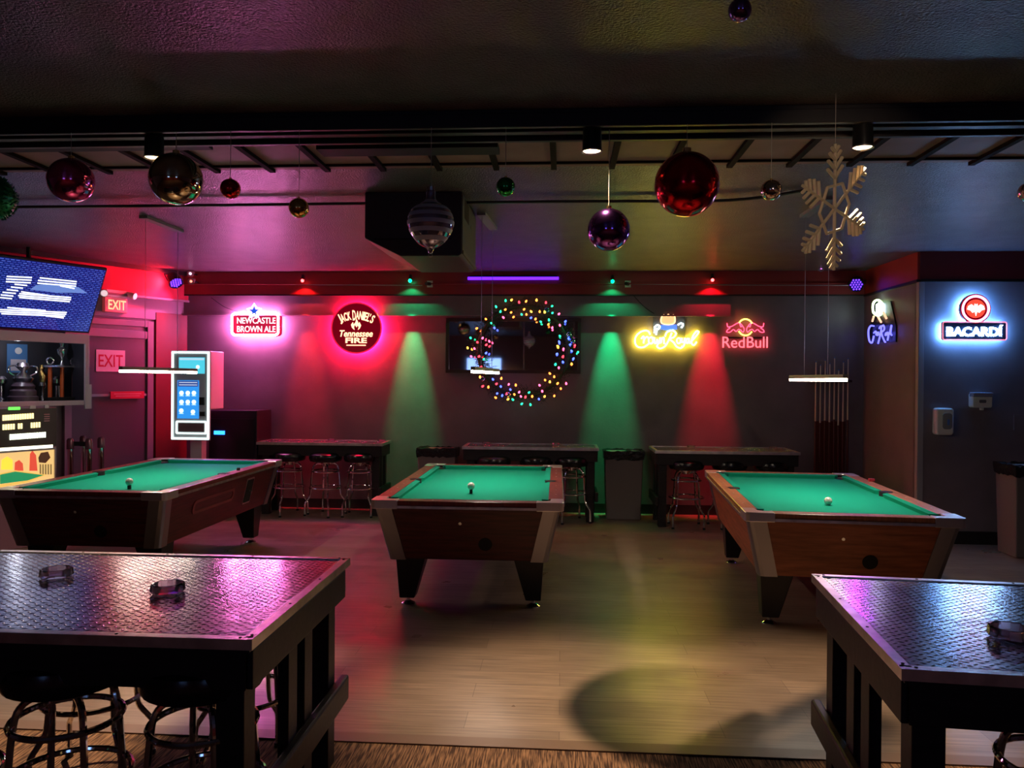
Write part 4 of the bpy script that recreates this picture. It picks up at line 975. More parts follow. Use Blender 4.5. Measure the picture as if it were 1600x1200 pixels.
def tvp(X, Y):   # zoom coordinates of the left detail -> point in the screen plane
    dd = ray(X/5.3333, 380+Y/5.3333); o = Vector((0, 0, EYE)); k = (TC-o).dot(nv)/dd.dot(nv); q = Mi @ (o+dd*k-TC); return q.x, q.y
st = MB()
def strip(x0, y0, x1, y1, th=9):
    a = tvp(x0, y0); b2 = tvp(x1, y1); c2 = tvp(x1, y1+th); d2 = tvp(x0, y0+th)
    st._add([(*p_, .004) for p_ in (a, b2, c2, d2)]+[(*p_, .0025) for p_ in (a, b2, c2, d2)], [(0, 1, 2, 3), (7, 6, 5, 4), (0, 1, 5, 4), (1, 2, 6, 5), (2, 3, 7, 6), (3, 0, 4, 7)], Mt)
for k, (a, b2) in enumerate(((55, 265), (50, 262), (48, 255), (120, 225), (90, 190), (55, 150), (20, 130), (5, 110), (0, 100))): strip(a, 270+k*22, b2, 280+k*22, 11)
for k, (a, b2) in enumerate(((330, 638), (315, 635), (310, 632), (500, 620))): strip(a, 282+k*22, b2, 314+k*19, 11)
for k, (a, b2) in enumerate(((175, 400), (160, 592), (150, 590), (160, 580))): strip(a, 398+k*16, b2, 430+k*17, 11)
for k, (a, b2) in enumerate(((60, 380), (0, 555), (0, 550), (10, 540), (380, 530))): strip(a, 530+k*17, b2, 556+k*15, 11)
st.build('screen_lettering', glow('screen_white', (.75, .85, 1.0), 1.6), tv)
car = MB(); pts = [tvp(X, Y) for X, Y in ((250, 385), (300, 350), (400, 335), (560, 340), (660, 370), (725, 415), (600, 412), (470, 412), (380, 400))]
car.prism([p_ for p_ in pts][::-1], .0022, .0032, Mt); car.build('screen_picture', glow('screen_pale_blue', (.12, .25, .62), .9), tv)
arm = MB(); arm.cyl(Vector((0, 0, .0))-nv*.04, Vector((0, 0, 0))-nv*.04-NW*((off_t+off_b)/2-.03), .03, n=10); arm.build('wall_bracket', m_blackp, tv)
arm = MB(); tq, _ = LT(47, 400, .35); pq = wl(tq, .32, 0)-TC; arm.cyl((pq.x, pq.y, TVH/2-.05), (pq.x, pq.y, CEIL-TC.z-.001), .022, n=10); arm.build('ceiling_pole', m_blackp, tv)

# ------------------------------------------------------------------ trophy cabinet
CO = .62
tr, zct = LT(138, 523, CO); _, zcb = LT(120, 633, CO); W_ = 1.35; D_ = .5
cab = lthing('trophy_cabinet', 'white framed glass-fronted display cabinet full of trophies below the television', 'display cabinet', tr+W_/2, zcb, CO-D_)
Hc = zct-zcb; w = W_/2
m_int = mat('cabinet_black_interior', (0.02, 0.02, 0.03), 0.5)
MB().box((0, -.01, Hc/2), (W_, .02, Hc)).build('back_panel', m_int, cab)
for k in (-1, 1): MB().box((k*(w-.012), -D_/2, Hc/2), (.024, D_, Hc)).build('side_panel', m_int, cab)
MB().box((0, -D_/2, .02), (W_, D_, .04)).build('cabinet_floor', m_int, cab); MB().box((0, -D_/2, Hc-.015), (W_, D_, .03)).build('cabinet_top', m_whitep, cab)
fr = MB(); fr.box((0, -D_-.01, Hc-.05), (W_, .03, .10)); fr.box((0, -D_-.01, .025), (W_, .03, .05)); fr.box((w-.022, -D_-.01, Hc/2), (.044, .03, Hc-.14)); fr.box((-w+.022, -D_-.01, Hc/2), (.044, .03, Hc-.14)); fr.build('front_frame', m_whitep, cab, bevel=.004)
MB().box((w-.02, -D_-.03, .09), (.07, .03, .26)).build('corner_bracket', m_whitep, cab, bevel=.004)
lamp_ = lamp('cabinet_lamp', 'POINT', (0, -D_+.08, Hc-.1), 3.0, (.8, .85, 1.0), shadow_soft_size=.03); lamp_.parent = cab
def incab(px, dep=.25): t_, _ = LT(px, 600, CO-dep); return t_
def trophy(px, dep, name, label, fn):
    t_ = incab(px, dep); o = lthing(name, label, 'trophy', t_, zcb+.0405, CO-dep, None); fn(o); return o
m_gold = mat('gold_metal', (0.85, 0.6, 0.25), 0.2, 1.0); m_silv = mat('silver_metal', (0.75, 0.74, 0.78), 0.2, 1.0); m_redc = mat('red_orange_column', (0.6, 0.10, 0.02), 0.25)
def tr_cup(o):
    MB().lathe([(0, 0), (.14, 0), (.14, .05), (.12, .06), (.12, .11), (.10, .13), (.11, .16), (.08, .2), (.0, .2)], n=28).build('base', mat('dark_purple_base', (0.12, 0.08, 0.11), 0.3), o, smooth=True)
    MB().lathe([(0, .2), (.08, .2), (.1, .24), (.05, .28), (.02, .31), (.07, .36), (.05, .40), (0, .40)], n=24).build('cup', m_silv, o, smooth=True)
    for k in (-1, 1): MB().tube([(k*.06, 0, .26), (k*.13, 0, .30), (k*.13, 0, .36), (k*.05, 0, .37)], .008, 6, smoothn=4).build('handle', m_silv, o, smooth=True)
trophy(36, .28, 'trophy_cup', 'large silver cup with handles on a round base, left in the display cabinet', tr_cup)
def tr_three(o):
    MB().box((0, 0, .02), (.34, .12, .04)).build('base', m_dark, o)
    for x in (-.125, 0, .125): MB().cyl((x, 0, .04), (x, 0, .36), .02, n=14).build('column', m_redc, o, smooth=True)
    MB().box((0, 0, .37), (.34, .1, .02)).build('shelf', m_silv, o)
    for x in (-.125, .125): MB().tube([(x+.035*cos(2*pi*i/16), 0, .425+.035*sin(2*pi*i/16)) for i in range(16)], .009, 6, closed=True).build('ring_ornament', m_silv, o, smooth=True)
    MB().lathe([(0, .38), (.03, .38), (.012, .42), (.015, .46), (.05, .50), (.055, .55), (.02, .58), (.035, .62), (0, .66)], n=16).build('cup', m_silv, o, smooth=True)
trophy(97, .27, 'column_trophy', 'tall trophy with three red-orange columns and silver rings in the cabinet', tr_three)
def tr_fig(o):
    MB().lathe([(0, 0), (.05, 0), (.05, .04), (.02, .05), (.018, .12), (.04, .16), (.03, .2), (0, .2)], n=14).build('base', m_silv, o, smooth=True)
    MB().tube([(0, 0, .2), (.01, 0, .26), (-.015, 0, .32), (.0, 0, .38)], [.03, .04, .025, .03], 8).build('figure', m_gold, o, smooth=True)
trophy(66, .36, 'figure_trophy', 'slim gold figure trophy left of the three-column trophy', tr_fig)
def tr_small(o): MB().lathe([(0, 0), (.04, 0), (.04, .02), (.015, .04), (.015, .16), (.05, .19), (.055, .23), (.03, .26), (0, .26)], n=14).build('cup', m_silv, o, smooth=True)
trophy(2, .42, 'small_trophy', 'small silver trophy at the far left of the cabinet', tr_small)
trophy(88, .38, 'small_trophy', 'small silver goblet before the three-column trophy', tr_small)
t_ = incab(105, .42); o = lthing('picture_frame', 'small white picture frame leaning at the right of the trophies', 'picture frame', t_, zcb+.04, CO-.42); o.rotation_euler = (radians(0), 0, RZL)
TM = Matrix.Rotation(radians(-22), 4, 'X')
MB().box((0, 0, .085), (.15, .012, .17), Mx=TM).build('frame', m_white, o); MB().box((0, -.007, .09), (.11, .004, .12), Mx=TM).build('picture', mat('dark_photo', (.05, .05, .07), .2), o)
_, zc2 = LT(28, 545, CO-.45)
o = lthing('pinned_notice', 'blue notice with a pale square pinned inside the cabinet, upper left', 'notice', incab(28, .46), zc2-.10, CO-.478)
MB().box((0, -.002, 0), (.2, .004, .30)).build('sheet', mat('blue_sheet', (.05, .16, .35), .6), o); MB().box((.01, -.005, -.07), (.15, .003, .12)).build('pale_square', mat('pale_sheet', (.5, .45, .48), .6), o)
MB().cyl((.01, -.004, .08), (.01, -.008, .08), .035, n=16).build('round_mark', m_white, o)

# ------------------------------------------------------------------ amusement machine below
MO = .95
tm, _ = LT(88, 700, MO); Wm = .95; Dm = .60
_, zm1 = LT(60, 632, MO); _, zm2 = LT(60, 700, MO); _, zm3 = LT(60, 745, MO)
ma = lthing('vending_machine', 'tall lit vending machine with rows of glowing buttons under the trophy cabinet', 'vending machine', tm+Wm/2, 0, MO-Dm)
zm1 = min(zm1, zcb-.002)
w = Wm/2
MB().box((0, -Dm/2, zm1/2), (Wm, Dm, zm1)).build('cabinet', mat('mauve_cabinet', (0.30, 0.16, 0.20), 0.4), ma, bevel=.006)
MB().box((0, -Dm-.006, (zm1+zm2)/2), (Wm-.01, .012, zm1-zm2-.02)).build('selection_panel', mat('brown_black_panel', (0.05, 0.035, 0.03), 0.4), ma)
def mloc(px, py, off=MO+.02): t_, z_ = LT(px, py, off); return (tm+Wm/2-t_), z_
m_btn = glow('cream_button_glow', (1.0, .85, .40), 1.6); m_btnw = glow('white_button_glow', (.9, 1.0, .75), 2.6)
for row, (X0, X1, Y0, n_) in enumerate(((20, 285, 390, 13), (20, 340, 468, 15), (80, 385, 550, 15))):
    for k in range(n_):
        if row == 1 and k in (5, 8, 9, 10): continue
        X = X0+(X1-X0)*(k+.5)/n_; lx, lz = mloc(X/5.333, 580+(Y0-(X-X0)*.07)/5.333)
        if lx < -w+.02: continue
        MB().box((lx, -Dm-.016, lz), (.0135, .012, .052)).build('button', m_btnw if row == 2 else m_btn, ma)
lx, lz = mloc(120/5.333, 580+310/5.333); MB().box((lx, -Dm-.016, lz), (.10, .012, .028)).build('green_display', glow('green_display', (.15, 1.0, .1), 1.3), ma)
lx, lz = mloc(275/5.333, 580+300/5.333); MB().box((lx, -Dm-.016, lz), (.05, .012, .03)).build('badge', m_white, ma)
lx, lz = mloc(390/5.333, 580+295/5.333); MB().box((lx, -Dm-.016, lz), (.04, .012, .03)).build('coin_slot', m_alu, ma)
for k in range(4):
    lx, lz = mloc(392/5.333, 580+(360+k*18)/5.333); MB().box((lx, -Dm-.016, lz), (.05, .010, .010)).build('indicator', mat('pink_indicator', (.6, .3, .35), .4), ma)
# lit picture window
zA, zB = zm2-.02, zm3-.12
MB().box((0, -Dm-.008, (zA+zB)/2), (Wm-.06, .016, zA-zB)).build('picture_panel', glow('warm_backlit', (1.0, .62, .22), .85, (.5, .4, .2)), ma)
fr = MB()
for c_, s_ in (((0, -Dm-.012, zA+.006), (Wm-.03, .03, .018)), ((w-.02, -Dm-.012, (zA+zB)/2), (.014, .03, zA-zB)), ((-w+.02, -Dm-.012, (zA+zB)/2), (.014, .03, zA-zB)), ((0, -Dm-.012, zB-.006), (Wm-.03, .03, .018))): fr.box(c_, s_)
fr.build('picture_frame_trim', m_alu, ma)
pic = {'red': [], }
def blob(nm, m_, polys, d_=.0):
    mb = MB()
    for pl in polys: mb.prism([mloc(X/5.333, 580+Y/5.333, MO+.018) for X, Y in pl][::-1], Dm+.0165+d_, Dm+.0185+d_, RX)
    return mb.build(nm, m_, ma)
blob('picture_light', glow('pic_light', (1, .95, .7), 2.2), [[(0, 640), (440, 612), (440, 640), (0, 668)]])
blob('picture_red_figure', glow('pic_red', (.8, .09, .05), .8), [[(245, 830), (250, 690), (270, 660), (300, 700), (312, 830)], [(120, 830), (125, 760), (160, 740), (190, 770), (195, 830)]])
blob('picture_dark_figure', glow('pic_dark', (.10, .04, .02), .4), [[(320, 720), (340, 680), (400, 670), (420, 720), (380, 765), (325, 760)]], .001)
blob('picture_yellow_figure', glow('pic_yellow', (1, .62, .05), 1.2), [[(10, 820), (15, 740), (60, 710), (105, 740), (105, 820)]], .001)
blob('picture_rail', glow('pic_rail', (.30, .22, .08), .5), [[(330+k*22, 860), (330+k*22, 775), (342+k*22, 775), (342+k*22, 860)] for k in range(5)], .002)
blob('picture_table', glow('pic_table', (.02, .30, .12), .8), [[(0, 905), (0, 860), (125, 835), (365, 865), (230, 910), (0, 940)]], .003)
blob('picture_table_edge', glow('pic_edge', (.9, .55, .12), .8), [[(365, 865), (385, 862), (230, 925), (0, 965), (0, 945), (230, 910)], [(0, 850), (125, 825), (380, 862), (365, 866), (125, 836), (0, 862)]], .004)

# ------------------------------------------------------------------ stanchions
for i, (px, y, lbl) in enumerate(((110, 7.6, 'leftmost of the four chrome queue posts by the vending machine'), (130, 7.95, 'second from left of the four chrome queue posts by the vending machine'), (139, 7.62, 'third from left of the four chrome queue posts by the vending machine'), (158, 7.8, 'rightmost of the four chrome queue posts by the vending machine'))):
    p = atY(px, 688, y); t = thing('queue_post', lbl, 'queue post', (p.x, y, 0), 0, 'chrome queue posts')
    MB().lathe([(0, 0), (.065, 0), (.065, .012), (.05, .03), (.03, .04), (0, .04)], n=24).build('base', m_chrome, t, smooth=True)
    MB().cyl((0, 0, .035), (0, 0, .9), .03, n=18).build('post', m_chrome, t, smooth=True)
    MB().lathe([(0, .90), (.036, .90), (.036, .99), (.025, 1.01), (0, 1.015)], n=18).build('belt_head', mat('dark_belt_head', (.12, .05, .07), .25, .5), t, smooth=True)
    if i == 0:
        q = atY(139, 688, 7.62); MB().box(((q.x-p.x)/2, (7.62-y)/2, .955), (math.hypot(q.x-p.x, 7.62-y)-.07, .004, .045), rz=math.atan2(7.62-y, q.x-p.x)).build('belt', m_dark, t)

# ------------------------------------------------------------------ kiosk
KY = 8.55
a = atY(268, 548, KY); b_ = atY(328, 688, KY); w = (b_.x-a.x)/2; h = (a.z-b_.z)
t = thing('vending_kiosk', 'tall white touchscreen kiosk with glowing LED border, on a grey pedestal', 'kiosk', ((a.x+b_.x)/2, KY, 0), radians(0))
zc = (a.z+b_.z)/2; D_ = .34
KR = lambda px, py: (atY(px, py, KY).x-t.location.x, atY(px, py, KY).z)
zk = atY(335, 640, KY).z; MB().box((0, D_/2+.015, (zk+zc+h/2)/2), (2*w, D_, zc+h/2-zk)).build('cabinet', mat('kiosk_white', (.85, .75, .82), .35), t, bevel=.008)
m_kf = mat('kiosk_front_grey', (.5, .48, .52), .35)
MB().box((0, .0055, zc), (2*w, .019, h)).build('front_panel', m_kf, t)
m_led = glow('cool_led_border', (.78, 1.0, .95), 2.0)
fr = MB(); bw = .022; g_ = .018
for c_, s_ in (((0, -.008, zc+h/2-g_), (2*w-g_, .012, bw)), ((0, -.008, zc-h/2+g_), (2*w-g_, .012, bw)), ((-w+g_, -.008, zc), (bw, .012, h-2*g_)), ((w-g_, -.008, zc), (bw, .012, h-2*g_))): fr.box(c_, s_)
fr.build('led_border', m_led, t)
def kz(X, Y): return KR(200+X/5.333, 400+Y/5.333)     # from the upper kiosk detail
def kz2(X, Y): return KR(200+X/5.333, 600+Y/5.333)
def krect(nm, A, B, m_, y=-.006, th=.008, par_=None):
    return MB().box(((A[0]+B[0])/2, y, (A[1]+B[1])/2), (abs(B[0]-A[0]), th, abs(B[1]-A[1]))).build(nm, m_, par_ or t)
s1 = krect('top_screen', kz(428, 845), kz(640, 980), glow('cyan_screen', (.08, .62, .78), 1.0))
krect('top_screen_header', kz(432, 850), kz(636, 868), glow('pale_header', (.5, .75, .9), .9), -.0105, .002, s1)
A = kz(585, 925); MB().cyl((A[0], -.0105, A[1]), (A[0], -.0125, A[1]), .022, n=20).build('round_graphic', glow('pale_round', (.8, 1, 1), 1.2), s1)
s2 = krect('touch_screen', kz2(415, -31), kz2(592, 288), glow('blue_touch_screen', (.03, .30, .85), 1.0))
krect('screen_header', kz2(420, -26), kz2(588, 22), glow('navy_header', (.05, .09, .35), .8), -.0105, .002, s2)
hd = MB()
for yy in (-16, 4): A = kz2(430, yy); B = kz2(580, yy+7); hd.box(((A[0]+B[0])/2, -.012, (A[1]+B[1])/2), (B[0]-A[0], .001, .006))
hd.build('header_lines', glow('white_text', (.8, .9, 1), 1.0), s2)
icons = [(450, 75), (502, 75), (553, 75), (450, 150), (502, 150), (553, 150), (448, 222), (545, 232)]
for X, Y in icons:
    A = kz2(X, Y); r_ = .026
    ic = MB(); ic.cyl((A[0], -.0105, A[1]), (A[0], -.0125, A[1]), r_, n=18); ic.box((A[0], -.0115, A[1]-r_-.006), (.05, .002, .006)); ic.build('screen_icon', glow('icon_white', (.75, .92, 1.0), 1.3), s2)
krect('card_reader', kz2(600, 110), kz2(640, 175), m_blackp, -.012, .024); krect('scanner', kz2(605, 230), kz2(645, 265), m_blackp, -.012, .024)
A = kz2(408, 312); B = kz2(650, 412); tr_ = MB(); x0, x1, z1, z0 = A[0], B[0], A[1], B[1]
for c_, s_ in ((((x0+x1)/2, -.008, z1), (x1-x0, .012, .016)), (((x0+x1)/2, -.008, z0), (x1-x0, .012, .016)), ((x0, -.008, (z0+z1)/2), (.016, .012, z1-z0)), ((x1, -.008, (z0+z1)/2), (.016, .012, z1-z0))): tr_.box(c_, s_)
tr_.build('tray_led', m_led, t); krect('tray', (x0+.02, z1-.018), (x1-.02, z0+.018), mat('tray_brown', (.16, .09, .10), .4), -.004, .006)
A = KR(292, 700); B = KR(310, 700); MB().box(((A[0]+B[0])/2, .14, b_.z/2), (B[0]-A[0], .12, b_.z)).build('pedestal', mat('pedestal_grey', (.42, .34, .38), .4), t, bevel=.004)
MB().box(((A[0]+B[0])/2, .14, .01), (.36, .36, .02)).build('base_plate', mat('pedestal_grey', (.42, .34, .38), .4), t)
# black cabinet behind, with blue display
a = atY(338, 641, 9.05); b_ = atY(401, 641, 9.05); 
t = thing('black_cabinet', 'black upright machine with a small glowing blue display, beside the kiosk', 'machine', ((a.x-.10+b_.x)/2, 9.05, 0)); w = (b_.x-a.x+.10)/2; zc = a.z
MB().box((0, .24, zc/2), (2*w, .46, zc)).build('body', mat('black_cabinet_paint', (.02, .012, .025), .35), t, bevel=.008)
A = atY(343, 676, 9.04); MB().box((A.x-t.location.x, -.014, A.z), (.13, .014, .045)).build('blue_display', glow('blue_display', (.02, .22, 1.0), 4.0), t)
MB().box((.0, .0, zc-.35), (2*w-.06, .016, .5)).build('front_door', mat('black_cabinet_door', (.012, .009, .016), .3), t, bevel=.003)

# ------------------------------------------------------------------ ceiling objects
# air cleaner
a = atZ(570, 300, CEIL); b_ = atZ(722, 300, CEIL); yF = a.y; x0, x1 = a.x, atY(722, 300, yF).x; w = (x1-x0)/2; zb = atY(640, 400, yF).z
t = thing('air_cleaner', 'black boxy ceiling air cleaner with chamfered underside', 'air cleaner', ((x0+x1)/2, yF, CEIL)); dp = .85; hh = CEIL-zb
sec = [(-w, 0), (w, 0), (w, -hh*.96), (w-.02, -hh), (-w+.26, -hh), (-w+.0, -hh*.72)]
MB()._add([], [])
mb = MB(); n = len(sec)
mb._add([(x, 0, z) for x, z in sec]+[(x, dp, z) for x, z in sec], [tuple(range(n)), tuple(range(n, 2*n))]+[(i, (i+1) % n, n+(i+1) % n, n+i) for i in range(n)])
mb.build('housing', mat('black_unit', (.03, .022, .026), .4), t, bevel=.008)
gr = MB()
for k in range(9): gr.box((w+.004, .12+k*.03, -.10), (.006, .010, .14))
gr.box((w+.004, .52, -.16), (.008, .05, .02)); gr.box((w+.006, dp/2, -hh+.03), (.012, dp*.96, .025)); gr.build('side_grille', mat('olive_grille', (.16, .13, .08), .5), t)
MB().box((0, -.004, -hh*.74), (2*w-.14, .01, .012)).build('seam', m_dark, t)
MB().box((w+.002, .5*dp, -hh*.5), (.004, dp*.98, hh*.9)).build('side_panel', mat('grey_olive_panel', (.10, .085, .06), .5), t)
# strip fixture behind the beam
FY = 4.05
def fixture(pxa, pxb, py, label, Yf=4.08):
    a = atY(pxa, py, Yf); b_ = atY(pxb, py, Yf); t = thing('strip_fixture', label, 'light fixture', ((a.x+b_.x)/2, Yf, a.z)); L = (b_.x-a.x)/2
    mb = MB(); mb._add([(-L, 0, .0), (L, 0, .0), (L, -.02, .045), (-L, -.02, .045), (-L, .01, .0), (L, .01, 0), (L, .0, .05), (-L, .0, .05)], [(0, 1, 2, 3), (4, 5, 6, 7), (0, 1, 5, 4), (1, 2, 6, 5), (2, 3, 7, 6), (3, 0, 4, 7)])
    mb.build('front_lip', mat('tarnished_cream', (.42, .30, .2), .35, .5, noise=(30, .6, (1, 1, 1)), bump=(60, .6, .004)), t)
    MB().box((.03, .09, -.005), (2*L-.06, .14, .03)).build('fixture_body', m_dark, t)
    MB().box((0, .05, (CEIL-a.z)/2), (.05, .05, CEIL-a.z)).build('hanger', m_dark, t)
fixture(475, 777, 226, 'long tarnished strip fixture hanging behind the ceiling beam, centre left')
fixture(-60, 312, 220, 'pale edged strip fixture hanging behind the ceiling beam at far left')
# track heads with their own light
def track_head(px, pyt, pyb, aim, label, e):
    p = atY(px, pyb, 3.86); top = atY(px, pyt, 3.86).z
    t = thing('track_spotlight', label, 'spotlight', (p.x, 3.86, p.z), 0, 'black track spotlights on the beam')
    L = top-p.z
    MB().lathe([(.0, L), (.03, L), (.046, L-.03), (.048, .0), (.045, .0), (.030, .125), (0, .13)], n=24).build('lamp_body', m_blackp, t, smooth=True)
    MB().cyl((0, 0, L), (0, -.0, CEIL-.09-p.z), .012, n=10).build('stem', m_blackp, t)
    MB().lathe([(.0445, .001), (.0295, .124), (.0285, .124), (.0435, .001)], n=24).build('reflector', mat('cream_reflector', (.85, .75, .55), .3), t, smooth=True)
    MB().lathe([(0, .108), (.014, .112), (.014, .12), (0, .124)], n=16).build('bulb', glow('warm_bulb', (1.0, .78, .45), 30.0), t)
    MB().lathe([(.046, .0), (.051, -.006), (.052, .0), (.048, .006)], n=24).build('rim', m_alu, t, smooth=True)
    o = lamp('track_beam', 'SPOT', (0, 0, .095), e, WARM, spot_size=radians(54), spot_blend=1.0, shadow_soft_size=.012); o.parent = t
    o.rotation_euler = (Vector(aim)-t.location).to_track_quat('-Z', 'Y').to_euler()
def fl(px, py): return atZ(px, py, 0)
track_head(241, 205, 246, fl(225, 1100), 'black track spotlight on the beam, left one beside the gold ball', 520)
track_head(925, 187, 236, fl(880, 1100), 'black track spotlight on the beam, centre one above the purple ball', 500)
track_head(1348, 182, 230, fl(1310, 1106), 'black track spotlight on the beam, right one above the snowflake', 420)
# track head nearer the camera that throws the round shadow
# ------------------------------------------------------------------ ornaments
def ornament(px, py, rp, Y, name, label, m_, string=True, top=None, kind='ball', ztop=None):
    p = atY(px, py, Y); r = rp*(p-Vector((0, 0, EYE))).dot(fw)/F
    t = thing(name, label, 'ornament', p, 0, 'hanging ball ornaments' if kind == 'ball' else None)
    if kind == 'ball': MB().ball((0, 0, 0), r, 40).build('ball', m_, t, smooth=True)
    MB().cyl((0, 0, r*.97), (0, 0, r*1.12), r*.13, n=12).build('cap', m_gold, t, smooth=True)
    zt_ = (ztop if ztop else CEIL-.088)
    MB().cyl((0, 0, r*1.1), (0, 0, zt_-p.z), .0016, n=6).build('string', mat('pale_string', (.5, .42, .4), .6), t)
    return t, r
OY = 3.80
def om(name, col, rough=.06): return mat(name, col, rough, 1.0)
ornament(111, 282, 34, OY, 'ball_ornament', 'large shiny pink ball ornament at the left', om('pink_ball', (.85, .12, .42), .12))
ornament(275, 280, 40, OY, 'ball_ornament', 'large shiny gold and silver ball ornament beside the left track spotlight', om('champagne_ball', (.62, .5, .34)))
ornament(360, 295, 15.5, OY, 'ball_ornament', 'small red ball ornament right of the large gold ball', om('small_red_ball', (.6, .02, .02), .12))
ornament(467, 325, 15.5, OY, 'ball_ornament', 'small gold ball ornament hanging low on a long string', om('gold_ball', (.8, .42, .12)))
ornament(790, 292, 15, OY, 'ball_ornament', 'small dark green ball ornament right of the striped ornament', om('green_ball', (.03, .35, .08)))
ornament(951, 359, 33, 3.86, 'ball_ornament', 'shiny purple ball ornament hanging below the centre track spotlight', om('purple_ball', (.38, .12, .62), .1))
ornament(1073, 288, 50, OY, 'ball_ornament', 'largest ornament, deep red ball right of the purple ball', om('big_red_ball', (.62, .01, .02), .14))
ornament(1205, 297, 16, OY, 'ball_ornament', 'small silver ball ornament between the big red ball and the snowflake', om('silver_ball', (.65, .5, .42)))
ornament(1156, 16, 18, 2.7, 'ball_ornament', 'small violet ball ornament near the camera at the top edge', om('violet_ball', (.3, .15, .5)), ztop=CEIL)
ornament(1607, 300, 15, OY, 'ball_ornament', 'small pink-silver ball ornament cut off by the right edge', om('rose_ball', (.7, .4, .5)))
p = atY(-14, 309, OY); r = 38*3.9/F
t = thing('glitter_ball', 'dark green tinsel ball cut off by the left edge', 'ornament', p)
gb = MB().ball((0, 0, 0), r*.93, 28); rnd = random.Random(3)
for i in range(900):
    d_ = Vector((rnd.gauss(0, 1), rnd.gauss(0, 1), rnd.gauss(0, 1))).normalized(); s_ = d_.orthogonal().normalized()*.004
    gb._add([d_*r*.9-s_, d_*r*.9+s_, d_*r*rnd.uniform(1.0, 1.07)+s_*.5], [(0, 1, 2)])
gb.build('ball', mat('green_tinsel', (.02, .22, .08), .35, .6), t); MB().cyl((0, 0, r), (0, 0, CEIL-.088-p.z), .0016, n=6).build('string', mat('pale_string', (.5, .42, .4), .6), t)
# striped teardrop
p = atY(673, 350, OY); k = 3.95/F
t = thing('striped_ornament', 'clear striped teardrop glass ornament in front of the air cleaner', 'ornament', p)
prof = [(0, -45), (3, -44), (6, -37), (18, -30), (30, -15), (35, 0), (34, 10), (28, 22), (16, 30), (9, 35), (7, 42), (7, 50), (0, 50)]
prof = [(a*k, b*k) for a, b in prof]; pr2 = [Vector((a, 0, b)) for a, b in prof]; sm = catmull(pr2, 4); prf = [(max(0, v.x), v.z) for v in sm]; prf[0] = (0, prf[0][1]); prf[-1] = (0, prf[-1][1])
MB().lathe(prf, n=36).build('glass_body', mat('smoky_glass_ornament', (.45, .4, .55), .06, .75), t, smooth=True)
def rad(z):
    for (r_a, za), (r_b, zb_) in zip(prf, prf[1:]):
        if za <= z <= zb_: return r_a+(r_b-r_a)*(z-za)/max(1e-9, zb_-za)
    return 0
sb = MB()
for z0_ in (-27, -15, -3, 9, 20, 30):
    zs = [(z0_+j)*k for j in (0, 1.5, 3, 4.5, 6)]
    sb.lathe([(rad(zs[0])*.99, zs[0])]+[(rad(z)+.0012, z) for z in zs]+[(rad(zs[-1])*.99, zs[-1])], n=36)
sb.build('stripes', mat('frosted_stripe', (.62, .58, .68), .5), t, smooth=True)
MB().cyl((0, 0, 49*k), (0, 0, 56*k), 6*k, n=12).build('cap', m_silv, t); MB().cyl((0, 0, 56*k), (0, 0, CEIL-.088-p.z), .0016, n=6).build('string', mat('pale_string', (.5, .42, .4), .6), t)
MB().tube([(3*k*cos(2*pi*i/12), 0, -47*k+3*k*sin(2*pi*i/12)) for i in range(12)], .0015, 5, closed=True).build('bottom_loop', m_silv, t)
# snowflake
p = atY(1304, 326, 3.75); k = 3.8/F; R = 94*k
t = thing('snowflake_ornament', 'large gold glitter snowflake ornament hanging at the right', 'ornament', p)
vd = (p-Vector((0, 0, EYE))); vd.z = 0; vd.normalize(); la = Vector((vd.y, -vd.x, 0)); e1 = (la*.52+vd*.79+Vector((0, 0, .30))).normalized(); e2 = vd*-.36+Vector((0, 0, .93)); e2 = (e2-e1*e2.dot(e1)).normalized(); e3 = e1.cross(e2)
Ms = Matrix((e1, e2, e3)).transposed().to_4x4()
sb = MB()
def seg(a, b2, r_): sb.tube([Ms @ Vector((*a, 0)), Ms @ Vector((*b2, 0))], r_, 6)
for i in range(6):
    an = radians(60*i+90)
    def q(u, v): return (u*cos(an)-v*sin(an), u*sin(an)+v*cos(an))
    seg((0, 0), q(R, 0), .0078)
    for u, l in ((.48, .26), (.62, .24), (.76, .19), (.88, .12)):
        for s_ in (-1, 1): seg(q(u*R, 0), q((u+l*.62)*R, s_*l*R*.8), .0085)
    an2 = radians(60*(i+1)+90)
    tip = (R*.42*cos((an+an2)/2), R*.42*sin((an+an2)/2)); seg(q(.36*R, 0), tip, .007); seg(tip, (.36*R*cos(an2), .36*R*sin(an2)), .007)
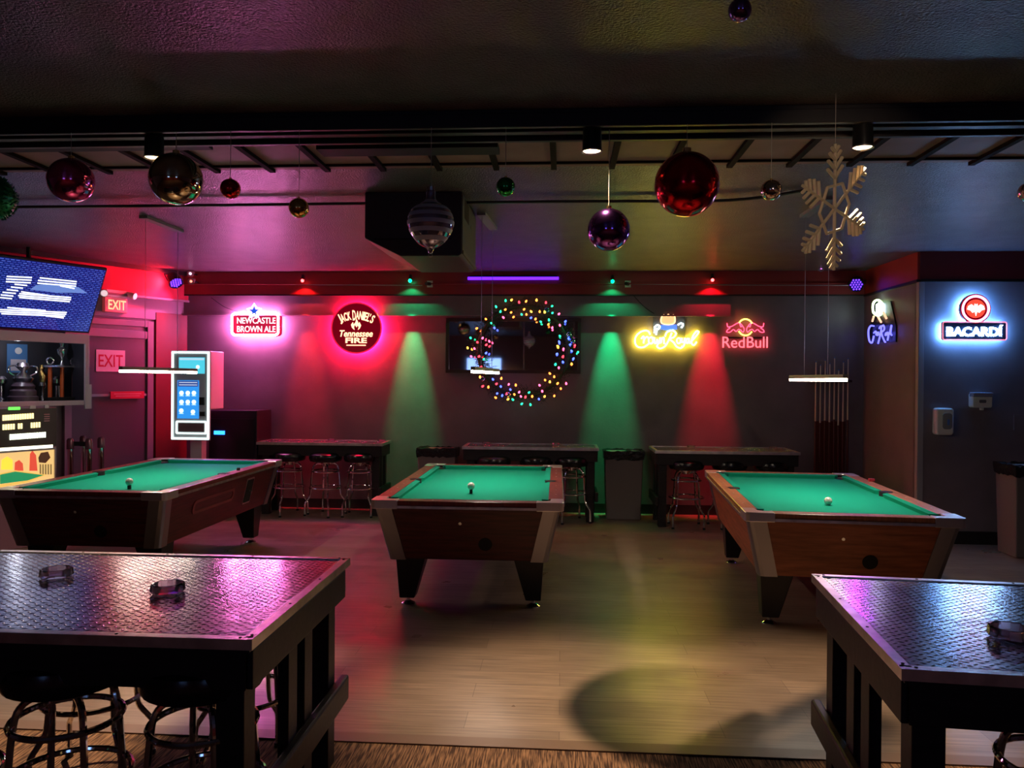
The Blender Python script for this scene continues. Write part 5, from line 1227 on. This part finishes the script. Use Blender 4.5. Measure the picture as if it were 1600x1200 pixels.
sb.build('glitter_branches', mat('gold_glitter', (.95, .76, .50), .45, .15, bump=(300, 1.0, .003)), t, smooth=True)
MB().cyl(Ms @ Vector((0, R, 0)), Vector(((Ms @ Vector((0, R, 0))).x, (Ms @ Vector((0, R, 0))).y, CEIL-.005-p.z)), .0014, n=6).build('string', mat('pale_string', (.5, .42, .4), .6), t)
# wire on the soffit to the yellow sign
c0 = atY(990, 462, BACK-.07); c1 = atY(1022, 490, BACK-.07); tb = MB(); tb.tube([c0, c0.lerp(c1, .5)+Vector((.01, 0, -.03)), c1], .004, 6, smoothn=4)
tag(tb.build('power_cord', m_blackp), 'black power cord running down to the yellow script sign', 'cord')
c0 = atY(330, 465, BACK-.07); c1 = atY(372, 487, BACK-.07); tb = MB(); tb.tube([c0, c0.lerp(c1, .5)+Vector((.0, 0, -.03)), c1], .004, 6, smoothn=4)
tag(tb.build('power_cord', m_blackp), 'black power cord running down to the white framed star sign', 'cord')
# long wires along the soffit
c0 = atY(340, 443, SOF-.004); c1 = atY(660, 446, SOF-.004); tb = MB(); tb.tube([c0, c0.lerp(c1, .5)+Vector((0, 0, -.004)), c1], .005, 6, smoothn=3)
tag(tb.build('soffit_cable', m_wire), 'thin pale cable along the left part of the red soffit', 'cable')
c0 = atY(985, 444, SOF-.004); c1 = atY(1340, 446, SOF-.004); tb = MB(); tb.tube([c0, c0.lerp(c1, .5)+Vector((0, 0, -.004)), c1], .005, 6, smoothn=3)
tag(tb.build('soffit_cable', m_wire), 'thin pale cable along the right part of the red soffit', 'cable')

# ------------------------------------------------------------------ glowing screens added behind the camera to reflect in mirror and ornaments
for x, z, cc_ in ((-2.4, 2.0, (.25, .45, 1.0)), (2.6, 2.0, (.35, .5, 1.0))):
    t = thing('reflection_screen', 'unseen glowing screen added behind the camera for reflections', 'television', (x, -4.42, z), 0, 'added reflection screens')
    MB().box((0, 0, 0), (1.1, .04, .64)).build('case', m_blackp, t); MB().box((0, .022, 0), (1.05, .004, .6)).build('screen', glow('reflection_screen_glow', cc_, 2.5), t)
